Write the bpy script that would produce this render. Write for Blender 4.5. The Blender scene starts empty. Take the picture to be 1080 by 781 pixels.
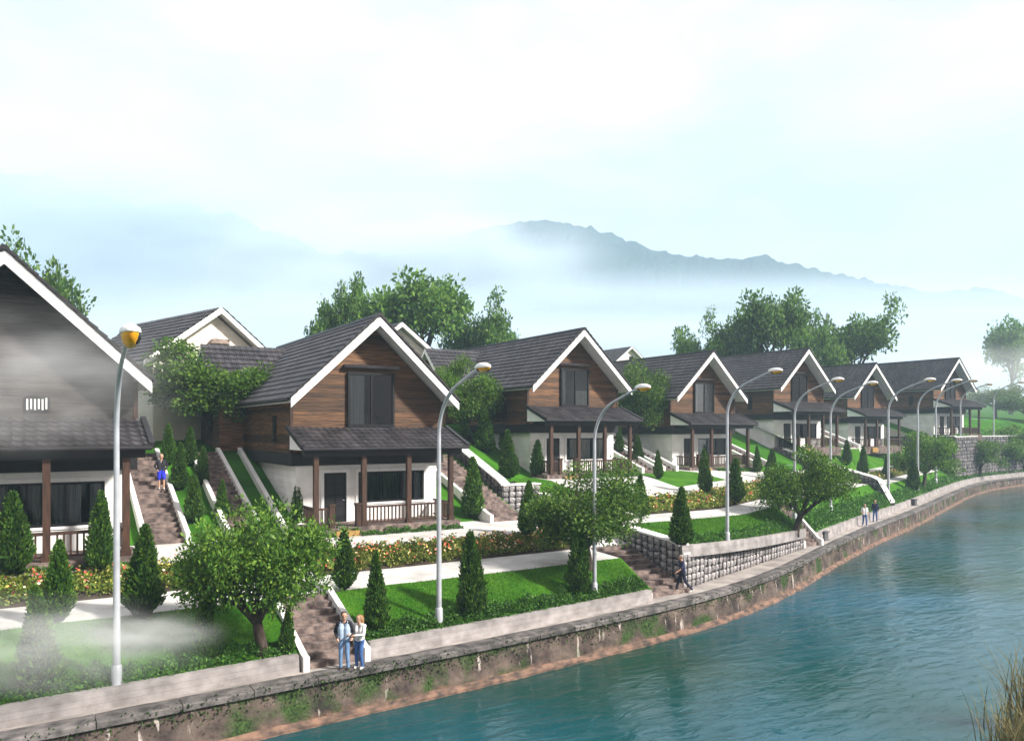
import bpy, bmesh, math, random
import numpy as np
from mathutils import Vector, Matrix
rng = np.random.default_rng(11); random.seed(11)
PI = math.pi
# ------------------------------------------------------------------ camera, sky, sun, exposure
# world axes: +X runs along the house fronts, +Y runs from the river up into the land, Z up.
scene = bpy.context.scene
COL = scene.collection
PHI = math.atan2(810.0, 1280.0)
FX, FY = math.sin(PHI), math.cos(PHI)
EYE, FPX, HZ = 7.5, 810.0, 453.0
cam_d = bpy.data.cameras.new('camera'); cam = bpy.data.objects.new('camera', cam_d); COL.objects.link(cam)
cam.location = (0, 0, EYE); cam.rotation_euler = (PI/2, 0, -PHI)
cam_d.sensor_width = 36.0; cam_d.lens = FPX/1080*36; cam_d.shift_y = (HZ-390.5)/1080
cam_d.clip_start = 0.1; cam_d.clip_end = 6000
scene.camera = cam
SUN_AZ = Vector((0.60, -0.80)).normalized(); SUN_EL = math.radians(37)
world = bpy.data.worlds.new('World'); scene.world = world; world.use_nodes = True
wn, wl = world.node_tree.nodes, world.node_tree.links
wn.clear()
w_out = wn.new('ShaderNodeOutputWorld')
sky = wn.new('ShaderNodeTexSky'); sky.sky_type = 'NISHITA'; sky.sun_disc = False
sky.sun_elevation = SUN_EL; sky.sun_rotation = math.atan2(SUN_AZ.x, SUN_AZ.y)
sky.air_density = 1.0; sky.dust_density = 1.2; sky.ozone_density = 1.5
bg_sky = wn.new('ShaderNodeBackground'); bg_sky.inputs['Strength'].default_value = 0.10
wl.new(sky.outputs['Color'], bg_sky.inputs['Color'])
bg_cl = wn.new('ShaderNodeBackground'); bg_cl.inputs['Strength'].default_value = 0.55
tc = wn.new('ShaderNodeTexCoord'); mp = wn.new('ShaderNodeMapping'); mp.inputs['Scale'].default_value = (1.0, 1.0, 2.6)
wl.new(tc.outputs['Generated'], mp.inputs['Vector'])
n1 = wn.new('ShaderNodeTexNoise'); n1.inputs['Scale'].default_value = 2.6; n1.inputs['Detail'].default_value = 6; n1.inputs['Roughness'].default_value = 0.55
wl.new(mp.outputs['Vector'], n1.inputs['Vector'])
r1 = wn.new('ShaderNodeValToRGB'); r1.color_ramp.elements[0].position = 0.30; r1.color_ramp.elements[0].color = (0.45,)*3+(1,)
r1.color_ramp.elements[1].position = 0.55; r1.color_ramp.elements[1].color = (1,)*4
wl.new(n1.outputs['Fac'], r1.inputs['Fac'])
n2 = wn.new('ShaderNodeTexNoise'); n2.inputs['Scale'].default_value = 3.6; n2.inputs['Detail'].default_value = 5
wl.new(mp.outputs['Vector'], n2.inputs['Vector'])
r2 = wn.new('ShaderNodeValToRGB'); r2.color_ramp.elements[0].position = 0.36; r2.color_ramp.elements[0].color = (0.93, 0.79, 0.75, 1)
r2.color_ramp.elements[1].position = 0.62; r2.color_ramp.elements[1].color = (1.24, 1.0, 0.90, 1)
wl.new(n2.outputs['Fac'], r2.inputs['Fac']); wl.new(r2.outputs['Color'], bg_cl.inputs['Color'])
w_mix = wn.new('ShaderNodeMixShader')
wl.new(r1.outputs['Color'], w_mix.inputs['Fac']); wl.new(bg_sky.outputs[0], w_mix.inputs[1]); wl.new(bg_cl.outputs[0], w_mix.inputs[2])
wl.new(w_mix.outputs[0], w_out.inputs['Surface'])
sun_d = bpy.data.lights.new('sun', 'SUN'); sun = bpy.data.objects.new('sun', sun_d); COL.objects.link(sun)
sun_d.energy = 5.0; sun_d.angle = math.radians(5); sun_d.color = (1.0, 0.95, 0.87)
to_sun = Vector((SUN_AZ.x*math.cos(SUN_EL), SUN_AZ.y*math.cos(SUN_EL), math.sin(SUN_EL)))
sun.rotation_euler = to_sun.to_track_quat('Z', 'Y').to_euler()
vs = scene.view_settings; vs.view_transform = 'Standard'; vs.look = 'None'; vs.exposure = 0.95; vs.gamma = 1.0; vs.use_curve_mapping = False
scene.render.engine = 'CYCLES'; cy = scene.cycles
cy.use_denoising = True
try: cy.denoiser = 'OPENIMAGEDENOISE'
except Exception: pass
cy.max_bounces = 6; cy.diffuse_bounces = 3; cy.glossy_bounces = 3; cy.transmission_bounces = 4; cy.transparent_max_bounces = 12; cy.volume_bounces = 3
cy.volume_step_rate = 1.0; cy.volume_max_steps = 128
cy.caustics_reflective = False; cy.caustics_refractive = False; cy.sample_clamp_indirect = 6.0

# ------------------------------------------------------------------ materials
MATS = {}
def mat(name, col, rough=0.7, col2=None, nscale=4.0, stretch=(1, 1, 1), bump=0.0, bscale=None, spec=0.35, objrand=0.0, island=0.0, detail=5.0, lo=0.35, hi=0.65, metallic=0.0, coat=0.0):
    m = bpy.data.materials.new(name); m.use_nodes = True; nt = m.node_tree; N, L = nt.nodes, nt.links
    p = N['Principled BSDF']; p.inputs['Roughness'].default_value = rough
    p.inputs['Specular IOR Level'].default_value = spec; p.inputs['Metallic'].default_value = metallic
    p.inputs['Coat Weight'].default_value = coat
    t = N.new('ShaderNodeTexCoord'); mpn = N.new('ShaderNodeMapping'); mpn.inputs['Scale'].default_value = stretch
    L.new(t.outputs['Object'], mpn.inputs['Vector'])
    out = None
    if col2 is None: col2 = tuple(c*0.82 for c in col)
    n = N.new('ShaderNodeTexNoise'); n.inputs['Scale'].default_value = nscale; n.inputs['Detail'].default_value = detail
    L.new(mpn.outputs['Vector'], n.inputs['Vector'])
    r = N.new('ShaderNodeValToRGB'); r.color_ramp.elements[0].position = lo; r.color_ramp.elements[1].position = hi
    r.color_ramp.elements[0].color = (*col2, 1); r.color_ramp.elements[1].color = (*col, 1)
    L.new(n.outputs['Fac'], r.inputs['Fac']); out = r.outputs['Color']
    for amt, src in ((objrand, 'obj'), (island, 'isl')):
        if amt > 0:
            if src == 'obj': q = N.new('ShaderNodeObjectInfo').outputs['Random']
            else: q = N.new('ShaderNodeNewGeometry').outputs['Random Per Island']
            mr = N.new('ShaderNodeMapRange'); mr.inputs['To Min'].default_value = 1-amt; mr.inputs['To Max'].default_value = 1+amt
            L.new(q, mr.inputs['Value'])
            mx = N.new('ShaderNodeVectorMath'); mx.operation = 'SCALE'; L.new(out, mx.inputs[0]); L.new(mr.outputs[0], mx.inputs['Scale']); out = mx.outputs[0]
    L.new(out, p.inputs['Base Color'])
    if bump > 0:
        nb = N.new('ShaderNodeTexNoise'); nb.inputs['Scale'].default_value = bscale or nscale*4; nb.inputs['Detail'].default_value = 6
        L.new(mpn.outputs['Vector'], nb.inputs['Vector'])
        b = N.new('ShaderNodeBump'); b.inputs['Strength'].default_value = bump; b.inputs['Distance'].default_value = 0.05
        L.new(nb.outputs['Fac'], b.inputs['Height']); L.new(b.outputs[0], p.inputs['Normal'])
    MATS[name] = m; return m
def leaf_mat(name, a, b, c, trans=0.35, rough=0.55):
    """foliage: random per leaf between three greens, with light through the blade"""
    m = bpy.data.materials.new(name); m.use_nodes = True; nt = m.node_tree; N, L = nt.nodes, nt.links
    p = N['Principled BSDF']; p.inputs['Roughness'].default_value = rough; p.inputs['Specular IOR Level'].default_value = 0.25
    g = N.new('ShaderNodeNewGeometry'); r = N.new('ShaderNodeValToRGB')
    e = r.color_ramp.elements; e[0].color = (*a, 1); e[1].color = (*c, 1); x = e.new(0.55); x.color = (*b, 1)
    L.new(g.outputs['Random Per Island'], r.inputs['Fac'])
    oi = N.new('ShaderNodeObjectInfo'); mr = N.new('ShaderNodeMapRange'); mr.inputs['To Min'].default_value = 0.82; mr.inputs['To Max'].default_value = 1.18
    L.new(oi.outputs['Random'], mr.inputs['Value'])
    sc = N.new('ShaderNodeVectorMath'); sc.operation = 'SCALE'; L.new(r.outputs['Color'], sc.inputs[0]); L.new(mr.outputs[0], sc.inputs['Scale'])
    L.new(sc.outputs[0], p.inputs['Base Color'])
    t = N.new('ShaderNodeBsdfTranslucent'); L.new(sc.outputs[0], t.inputs['Color'])
    mx = N.new('ShaderNodeMixShader'); mx.inputs['Fac'].default_value = trans
    L.new(p.outputs[0], mx.inputs[1]); L.new(t.outputs[0], mx.inputs[2]); L.new(mx.outputs[0], N['Material Output'].inputs['Surface'])
    MATS[name] = m; return m
def flower_mat():
    m = bpy.data.materials.new('petals'); m.use_nodes = True; nt = m.node_tree; N, L = nt.nodes, nt.links
    p = N['Principled BSDF']; p.inputs['Roughness'].default_value = 0.6
    g = N.new('ShaderNodeNewGeometry'); r = N.new('ShaderNodeValToRGB'); r.color_ramp.interpolation = 'CONSTANT'
    e = r.color_ramp.elements; cs = [(0.42, 0.05, 0.03), (0.48, 0.13, 0.05), (0.52, 0.36, 0.20), (0.50, 0.42, 0.08), (0.58, 0.52, 0.36), (0.28, 0.03, 0.04)]
    e[0].color = (*cs[0], 1); e[0].position = 0; e[1].position = 0.2; e[1].color = (*cs[1], 1)
    for k in range(2, 6): q = e.new(0.2*k if k < 5 else 0.9); q.color = (*cs[k], 1)
    L.new(g.outputs['Random Per Island'], r.inputs['Fac']); L.new(r.outputs['Color'], p.inputs['Base Color'])
    MATS['petals'] = m
def glass_mat():
    m = bpy.data.materials.new('glass'); m.use_nodes = True; nt = m.node_tree; N, L = nt.nodes, nt.links
    N.remove(N['Principled BSDF'])
    g = N.new('ShaderNodeBsdfGlossy'); g.inputs['Roughness'].default_value = 0.04; g.inputs['Color'].default_value = (0.8, 0.85, 0.9, 1)
    t = N.new('ShaderNodeBsdfTransparent'); t.inputs['Color'].default_value = (0.72, 0.75, 0.76, 1)
    f = N.new('ShaderNodeFresnel'); f.inputs['IOR'].default_value = 1.38
    mx = N.new('ShaderNodeMixShader'); L.new(f.outputs[0], mx.inputs['Fac']); L.new(t.outputs[0], mx.inputs[1]); L.new(g.outputs[0], mx.inputs[2])
    L.new(mx.outputs[0], N['Material Output'].inputs['Surface']); MATS['glass'] = m
def water_mat():
    m = bpy.data.materials.new('water'); m.use_nodes = True; nt = m.node_tree; N, L = nt.nodes, nt.links
    p = N['Principled BSDF']; p.inputs['Roughness'].default_value = 0.06; p.inputs['IOR'].default_value = 1.33
    t = N.new('ShaderNodeTexCoord')
    nz = N.new('ShaderNodeTexNoise'); nz.inputs['Scale'].default_value = 0.06; nz.inputs['Detail'].default_value = 4; L.new(t.outputs['Object'], nz.inputs['Vector'])
    r = N.new('ShaderNodeValToRGB'); r.color_ramp.elements[0].position = 0.35; r.color_ramp.elements[1].position = 0.68
    r.color_ramp.elements[0].color = (0.006, 0.040, 0.030, 1); r.color_ramp.elements[1].color = (0.012, 0.078, 0.118, 1)
    L.new(nz.outputs['Fac'], r.inputs['Fac']); L.new(r.outputs['Color'], p.inputs['Base Color'])
    mp1 = N.new('ShaderNodeMapping'); mp1.inputs['Rotation'].default_value = (0, 0, 0.45); mp1.inputs['Scale'].default_value = (0.55, 1.5, 1); L.new(t.outputs['Object'], mp1.inputs['Vector'])
    a = N.new('ShaderNodeTexNoise'); a.inputs['Scale'].default_value = 1.5; a.inputs['Detail'].default_value = 5; a.inputs['Distortion'].default_value = 0.8; L.new(mp1.outputs[0], a.inputs['Vector'])
    b = N.new('ShaderNodeTexNoise'); b.inputs['Scale'].default_value = 0.28; b.inputs['Detail'].default_value = 3; L.new(mp1.outputs[0], b.inputs['Vector'])
    ad = N.new('ShaderNodeMath'); ad.operation = 'MULTIPLY_ADD'; ad.inputs[1].default_value = 1.6; L.new(b.outputs['Fac'], ad.inputs[0]); L.new(a.outputs['Fac'], ad.inputs[2])
    bu = N.new('ShaderNodeBump'); bu.inputs['Strength'].default_value = 0.33; bu.inputs['Distance'].default_value = 0.15
    L.new(ad.outputs[0], bu.inputs['Height']); L.new(bu.outputs[0], p.inputs['Normal']); MATS['water'] = m
def riverwall_mat():
    m = bpy.data.materials.new('stained_wall'); m.use_nodes = True; nt = m.node_tree; N, L = nt.nodes, nt.links
    p = N['Principled BSDF']; p.inputs['Roughness'].default_value = 0.9; p.inputs['Specular IOR Level'].default_value = 0.15
    t = N.new('ShaderNodeTexCoord')
    def noise(sc, scale=(1, 1, 1), det=5):
        q = N.new('ShaderNodeMapping'); q.inputs['Scale'].default_value = scale; L.new(t.outputs['Object'], q.inputs['Vector'])
        n = N.new('ShaderNodeTexNoise'); n.inputs['Scale'].default_value = sc; n.inputs['Detail'].default_value = det; L.new(q.outputs[0], n.inputs['Vector']); return n.outputs['Fac']
    def ramp(src, x0, c0, x1, c1):
        r = N.new('ShaderNodeValToRGB'); e = r.color_ramp.elements; e[0].position = x0; e[1].position = x1; e[0].color = (*c0, 1); e[1].color = (*c1, 1); L.new(src, r.inputs['Fac']); return r.outputs['Color']
    def mix(f, a, b):
        x = N.new('ShaderNodeMix'); x.data_type = 'RGBA'; L.new(f, x.inputs[0]); L.new(a, x.inputs[6]); L.new(b, x.inputs[7]); return x.outputs[2]
    base = ramp(noise(1.4, det=8), 0.32, (0.026, 0.021, 0.021), 0.72, (0.15, 0.115, 0.095))
    drip = ramp(noise(4.2, (1, 1, 0.16)), 0.635, (0, 0, 0), 0.70, (1, 1, 1))
    pale = ramp(noise(9.0), 0.3, (0.30, 0.26, 0.23), 0.7, (0.5, 0.45, 0.42))
    c = mix(drip, base, pale)
    moss = ramp(noise(0.55), 0.54, (0, 0, 0), 0.63, (1, 1, 1)); mossc = ramp(noise(14), 0.4, (0.02, 0.035, 0.012), 0.65, (0.05, 0.09, 0.025))
    c = mix(moss, c, mossc)
    sx = N.new('ShaderNodeSeparateXYZ'); L.new(t.outputs['Object'], sx.inputs[0])
    ma = N.new('ShaderNodeMath'); ma.operation = 'MULTIPLY_ADD'; ma.inputs[1].default_value = 0.9; L.new(noise(1.1), ma.inputs[0]); L.new(sx.outputs['Z'], ma.inputs[2])
    tide = ramp(ma.outputs[0], 0.0, (1, 1, 1), 1.0, (0, 0, 0)); tr_ = tide.node; tr_.color_ramp.elements[0].position = 0.0; tr_.color_ramp.elements[1].position = 0.02
    mr = N.new('ShaderNodeMapRange'); mr.inputs['From Min'].default_value = -0.92; mr.inputs['From Max'].default_value = -0.55; L.new(ma.outputs[0], mr.inputs['Value']); L.new(mr.outputs[0], tr_.inputs['Fac']); tr_.color_ramp.elements[1].position = 1.0
    rust = ramp(noise(3.5), 0.35, (0.085, 0.055, 0.045), 0.68, (0.33, 0.20, 0.14))
    c = mix(tide, c, rust); L.new(c, p.inputs['Base Color'])
    b = N.new('ShaderNodeBump'); b.inputs['Strength'].default_value = 0.7; b.inputs['Distance'].default_value = 0.08; L.new(noise(5.5, det=8), b.inputs['Height']); L.new(b.outputs[0], p.inputs['Normal'])
    MATS['stained_wall'] = m
mat('wood', (0.150, 0.070, 0.027), 0.6, (0.036, 0.015, 0.006), 2.2, (0.5, 0.5, 9), bump=0.3, objrand=0.55)
mat('dark_wood', (0.060, 0.026, 0.014), 0.55, (0.025, 0.012, 0.008), 3, (4, 4, 0.6), bump=0.2, objrand=0.2)
mat('grey_wood', (0.050, 0.040, 0.036), 0.65, (0.018, 0.014, 0.013), 2.2, (0.5, 0.5, 9), bump=0.3, objrand=0.3)
mat('band', (0.009, 0.008, 0.009), 0.55, bump=0.1)
mat('white_wall', (0.80, 0.79, 0.77), 0.75, (0.68, 0.67, 0.65), 1.3, bump=0.08, bscale=30, objrand=0.05)
mat('white_paint', (0.82, 0.82, 0.81), 0.5, (0.72, 0.72, 0.71), 3.0)
mat('cream', (0.82, 0.79, 0.68), 0.75, (0.74, 0.71, 0.60), 1.6, objrand=0.05)
mat('tile', (0.046, 0.042, 0.047), 0.5, (0.020, 0.018, 0.021), 0.9, island=0.42, spec=0.5, bump=0.15, bscale=20)
mat('tile_edge', (0.022, 0.020, 0.024), 0.5, (0.010, 0.0095, 0.011), 2.0)
mat('black_metal', (0.007, 0.007, 0.009), 0.5, spec=0.25)
mat('interior', (0.010, 0.011, 0.010), 0.9)
mat('curtain', (0.72, 0.72, 0.70), 0.9, (0.45, 0.45, 0.44), 6, (6, 6, 0.1))
mat('curtain_green', (0.12, 0.16, 0.09), 0.9, (0.03, 0.04, 0.02), 4, (4, 4, 0.3))
mat('path', (0.52, 0.51, 0.49), 0.85, (0.34, 0.33, 0.315), 0.9, detail=9, lo=.28, hi=.6, bump=0.15, bscale=25)
mat('promenade', (0.36, 0.325, 0.30), 0.9, (0.20, 0.18, 0.17), 0.8, bump=0.4, bscale=18)
mat('coping', (0.15, 0.135, 0.13), 0.9, (0.04, 0.038, 0.038), 2.0, bump=0.5, bscale=12, objrand=0.25)
mat('ledge', (0.21, 0.125, 0.088), 0.9, (0.05, 0.038, 0.033), 2.4, (1, 1, 2), bump=0.6, bscale=9)
mat('low_wall', (0.34, 0.315, 0.31), 0.85, (0.19, 0.175, 0.17), 1.8, bump=0.25, bscale=22, objrand=0.08)
mat('stair_stone', (0.22, 0.165, 0.145), 0.9, (0.060, 0.045, 0.042), 3.4, bump=0.9, bscale=9, objrand=0.2, detail=8)
mat('gabion_grey', (0.20, 0.185, 0.185), 0.9, (0.075, 0.07, 0.075), 2.0, bump=0.6, bscale=8, island=0.45)
mat('gabion_stone', (0.38, 0.36, 0.355), 0.9, (0.14, 0.13, 0.135), 3.0, bump=0.6, bscale=8, objrand=0.3, island=0.3)
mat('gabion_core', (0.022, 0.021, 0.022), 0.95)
mat('gabion_wire', (0.035, 0.035, 0.04), 0.6)
mat('soil', (0.050, 0.034, 0.022), 0.95, (0.022, 0.016, 0.011), 5, bump=0.6)
mat('lawn', (0.062, 0.160, 0.012), 0.9, (0.024, 0.100, 0.006), 0.8, bump=0.6, bscale=26, spec=0.05, detail=10, lo=.3, hi=.7)
mat('hill_grass', (0.045, 0.150, 0.010), 0.95, (0.022, 0.080, 0.008), 0.4, bump=0.6, bscale=14, spec=0.05)
mat('mountain', (0.022, 0.050, 0.040), 1.0, (0.010, 0.028, 0.026), 0.03, spec=0.0)
mat('bark', (0.075, 0.055, 0.042), 0.95, (0.028, 0.020, 0.016), 6, (2, 2, 0.4), bump=0.8, bscale=14)
mat('galvanised', (0.42, 0.44, 0.47), 0.4, (0.32, 0.34, 0.37), 2.0, spec=0.5, metallic=0.15)
mat('lamp_shell', (0.80, 0.80, 0.78), 0.4)
mat('lamp_yellow', (0.80, 0.42, 0.015), 0.35, (0.62, 0.27, 0.01), 5)
mat('lamp_dark', (0.012, 0.012, 0.018), 0.2, spec=0.6)
mat('chimney_stone', (0.34, 0.27, 0.23), 0.9, (0.2, 0.15, 0.13), 5, bump=0.4)
mat('bin_grey', (0.10, 0.10, 0.11), 0.6)
mat('doorstep', (0.32, 0.19, 0.06), 0.8)
mat('skin', (0.50, 0.29, 0.20), 0.6); mat('skin_dark', (0.36, 0.19, 0.125), 0.6)
mat('hair_dark', (0.025, 0.017, 0.012), 0.6); mat('hair_fair', (0.28, 0.15, 0.065), 0.55); mat('hair_grey', (0.30, 0.27, 0.25), 0.6)
mat('jeans', (0.055, 0.13, 0.33), 0.9, (0.03, 0.075, 0.22), 8); mat('jeans_light', (0.16, 0.27, 0.44), 0.9, (0.09, 0.17, 0.32), 6)
mat('jacket', (0.018, 0.018, 0.026), 0.8); mat('shirt_blue', (0.36, 0.46, 0.60), 0.85); mat('white_top', (0.74, 0.73, 0.72), 0.85)
mat('navy', (0.022, 0.028, 0.075), 0.85); mat('trousers', (0.016, 0.020, 0.042), 0.85); mat('shorts_blue', (0.02, 0.03, 0.55), 0.8)
mat('shoe_dark', (0.02, 0.018, 0.018), 0.6); mat('shoe_white', (0.7, 0.68, 0.66), 0.6); mat('eye', (0.01, 0.01, 0.01), 0.3)
leaf_mat('leaf_tree', (0.026, 0.078, 0.012), (0.078, 0.175, 0.022), (0.190, 0.310, 0.040))
leaf_mat('leaf_light', (0.045, 0.115, 0.015), (0.095, 0.200, 0.025), (0.180, 0.300, 0.045), 0.4)
leaf_mat('leaf_back', (0.035, 0.095, 0.020), (0.095, 0.200, 0.035), (0.200, 0.340, 0.060), 0.45)
leaf_mat('leaf_conifer', (0.014, 0.052, 0.008), (0.046, 0.118, 0.013), (0.115, 0.215, 0.024), 0.25)
leaf_mat('leaf_hedge', (0.020, 0.075, 0.010), (0.048, 0.145, 0.016), (0.115, 0.255, 0.035), 0.3)
leaf_mat('leaf_bed', (0.055, 0.115, 0.014), (0.14, 0.20, 0.025), (0.32, 0.30, 0.07), 0.3)
leaf_mat('grass_blade', (0.028, 0.105, 0.006), (0.050, 0.160, 0.009), (0.110, 0.220, 0.022), 0.3, 0.8)
leaf_mat('reed', (0.08, 0.085, 0.03), (0.15, 0.14, 0.055), (0.26, 0.20, 0.10), 0.3, 0.7)
leaf_mat('moss_leaf', (0.015, 0.035, 0.008), (0.035, 0.075, 0.015), (0.07, 0.13, 0.03), 0.25)
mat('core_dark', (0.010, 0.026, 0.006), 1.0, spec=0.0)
flower_mat(); glass_mat(); water_mat(); riverwall_mat()

# ------------------------------------------------------------------ helpers
def link(o, parent=None):
    COL.objects.link(o)
    if parent is not None: o.parent = parent
    return o
def tag(o, label=None, cat=None, group=None, kind=None):
    if label: o['label'] = label
    if cat: o['category'] = cat
    if group: o['group'] = group
    if kind: o['kind'] = kind
    return o
def empty(name, loc=(0, 0, 0), rz=0.0, s=1.0):
    o = bpy.data.objects.new(name, None); o.empty_display_size = 0.3
    o.location = loc; o.rotation_euler = (0, 0, rz); o.scale = (s, s, s)
    return link(o)
KIDS = {}
def mobj(name, me, m=None, parent=None, loc=None):
    if m is not None and len(me.materials) == 0: me.materials.append(MATS[m])
    o = bpy.data.objects.new(name, me); link(o, parent)
    if loc is not None: o.location = loc
    if parent is not None: KIDS.setdefault(parent.name, []).append(o)
    return o
def copy_tree(o, parent=None):
    c = o.copy(); link(c); c.parent = parent
    if parent is not None: KIDS.setdefault(parent.name, []).append(c)
    for ch in list(KIDS.get(o.name, [])): copy_tree(ch, c)
    return c
class MB:
    def __init__(s): s.v = []; s.f = []; s.mi = []; s.cur = 0
    def add(s, vs, fs):
        n = len(s.v); s.v.extend([tuple(p) for p in vs])
        for f in fs: s.f.append(tuple(i+n for i in f)); s.mi.append(s.cur)
    def box(s, x0, x1, y0, y1, z0, z1):
        s.add([(x0, y0, z0), (x1, y0, z0), (x1, y1, z0), (x0, y1, z0), (x0, y0, z1), (x1, y0, z1), (x1, y1, z1), (x0, y1, z1)],
              [(0, 3, 2, 1), (4, 5, 6, 7), (0, 1, 5, 4), (1, 2, 6, 5), (2, 3, 7, 6), (3, 0, 4, 7)])
        return s
    def prism(s, poly, off):
        """poly: list of 3D points (one face), extruded by vector off"""
        n = len(poly); o = Vector(off); vs = [Vector(p) for p in poly]; vs += [p+o for p in vs]
        s.add(vs, [tuple(range(n))[::-1], tuple(range(n, 2*n))] + [(i, (i+1) % n, n+(i+1) % n, n+i) for i in range(n)])
        return s
    def slab(s, p0, pa, pb, th):
        """parallelogram p0,+a,+b extruded down along its normal"""
        p0, a, b = Vector(p0), Vector(pa), Vector(pb); nrm = a.cross(b).normalized()
        return s.prism([p0, p0+a, p0+a+b, p0+b], -nrm*th)
    def tube(s, path, rad, n=8, cap=True):
        path = [Vector(p) for p in path]; rings = []; up = Vector((0.13, 0.31, 0.94))
        vs = []; fs = []
        for i, p in enumerate(path):
            d = (path[min(i+1, len(path)-1)]-path[max(i-1, 0)])
            if d.length < 1e-9: d = Vector((0, 0, 1))
            d.normalize(); x = d.cross(up)
            if x.length < 1e-3: x = d.cross(Vector((1, 0, 0)))
            x.normalize(); y = d.cross(x)
            r = rad[i] if hasattr(rad, '__len__') else rad
            for k in range(n):
                t = 2*PI*k/n; vs.append(p+x*math.cos(t)*r+y*math.sin(t)*r)
        for i in range(len(path)-1):
            for k in range(n):
                a = i*n+k; b = i*n+(k+1) % n; fs.append((a, a+n, b+n, b))
        if cap: fs.append(tuple(range(n))); fs.append(tuple(range((len(path)-1)*n, len(path)*n))[::-1])
        s.add(vs, fs); return s
    def ellipsoid(s, c, r, nu=10, nv=6, zmin=-1, zmax=1):
        vs = []; fs = []
        for j in range(nv+1):
            z = zmin+(zmax-zmin)*0.5*(1-math.cos(PI*j/nv)); q = math.sqrt(max(0, 1-z*z))+1e-4
            for k in range(nu): t = 2*PI*k/nu; vs.append((c[0]+r[0]*q*math.cos(t), c[1]+r[1]*q*math.sin(t), c[2]+r[2]*z))
        for j in range(nv):
            for k in range(nu): a = j*nu+k; b = j*nu+(k+1) % nu; fs.append((a, b, b+nu, a+nu))
        fs.append(tuple(range(nu))[::-1]); fs.append(tuple(range(nv*nu, nv*nu+nu)))
        s.add(vs, fs); return s
    def mesh(s, name, mats=None, smooth=False):
        me = bpy.data.meshes.new(name); me.from_pydata(s.v, [], s.f)
        for q in (mats or []): me.materials.append(MATS[q])
        if mats and len(mats) > 1: me.polygons.foreach_set('material_index', s.mi)
        if smooth: me.polygons.foreach_set('use_smooth', [True]*len(s.f))
        me.update(); return me
    def obj(s, name, m, parent=None, smooth=False, loc=None):
        return mobj(name, s.mesh(name, [m] if isinstance(m, str) else m, smooth), None, parent, loc)
def box_obj(name, m, parent, *b): return MB().box(*b).obj(name, m, parent)
def np_mesh(name, V, nper, m, smooth=False):
    """V: (N*nper,3) array, every nper verts one face"""
    V = np.asarray(V, dtype=np.float32).reshape(-1, 3); n = len(V)//nper
    me = bpy.data.meshes.new(name); me.vertices.add(len(V)); me.vertices.foreach_set('co', V.ravel())
    me.loops.add(len(V)); me.loops.foreach_set('vertex_index', np.arange(len(V), dtype=np.int32))
    me.polygons.add(n); me.polygons.foreach_set('loop_start', np.arange(0, len(V), nper, dtype=np.int32))
    try: me.polygons.foreach_set('loop_total', np.full(n, nper, dtype=np.int32))
    except Exception: pass
    for q in ([m] if isinstance(m, str) else m): me.materials.append(MATS[q])
    me.update(calc_edges=True); return me
def unit(A): return A/np.maximum(np.linalg.norm(A, axis=1, keepdims=True), 1e-9)
def leaf_quads(C, D, S, aspect=0.5, droop=0.0):
    """rhombic leaves at C, axis D, length S"""
    C = np.asarray(C, float); D = unit(np.asarray(D, float)); S = np.asarray(S, float).reshape(-1, 1)
    rnd = rng.normal(size=C.shape); W = unit(np.cross(D, rnd))
    N = np.cross(D, W)
    a = C; b = C+D*S*0.5+W*S*aspect*0.5+N*S*0.06; c = C+D*S-N*S*droop; d = C+D*S*0.5-W*S*aspect*0.5+N*S*0.06
    return np.stack([a, b, c, d], axis=1).reshape(-1, 3)

# ------------------------------------------------------------------ the lie of the land
BK = np.array([(-120, 17.5), (-60, 19.5), (-20, 21.4), (-.5, 22.2), (3.8, 22.5), (7.8, 22.75), (13.75, 23.05), (22.7, 23.95), (27.9, 24.7), (35, 27.0), (42.7, 30.3), (54.1, 34.7), (67.5, 39.2), (80, 43.9), (92.7, 48.7), (106, 53.6), (119, 57.4), (133, 59.4), (160, 61.5), (220, 62), (400, 55)])
_aa = np.linspace(-120, 400, 1041); _ee = np.interp(_aa, BK[:, 0], BK[:, 1])
for _ in range(6): _ee = np.convolve(np.pad(_ee, 4, mode='edge'), np.ones(9)/9, 'valid')
def e(a): return float(np.interp(a, _aa, _ee))
WATER = -1.35
def bh(a, L):
    if L == 1: return 36.0
    if L == 2: return float(np.interp(a, [23.6, 29, 40, 47, 66], [38.4, 44.0, 44.0, 49.2, 49.2]))
    if L == 3: return float(max(np.interp(a, [66, 70, 82, 90, 107], [49, 53.2, 53.2, 60, 63]), e(a)+9.3))
    return float(max(62, e(a)+4))
def base(a, L):
    if L == 1: return 2.6
    if L == 2: return float(np.interp(a, [38, 47], [4.25, 4.05]))
    if L == 3: return float(np.interp(a, [80, 92], [5.45, 5.15]))
    return 6.6
def zf(a):   # height of the second terrace's front edge
    return float(np.interp(a, [26, 42, 44], [2.0, 1.15, 0.6]))
def front(a, L):
    if L == 1: return e(a)+1.15
    if L == 2: return e(a)+float(np.interp(a, [26, 42], [1.85, 1.5]))
    return e(a)+1.7
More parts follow.
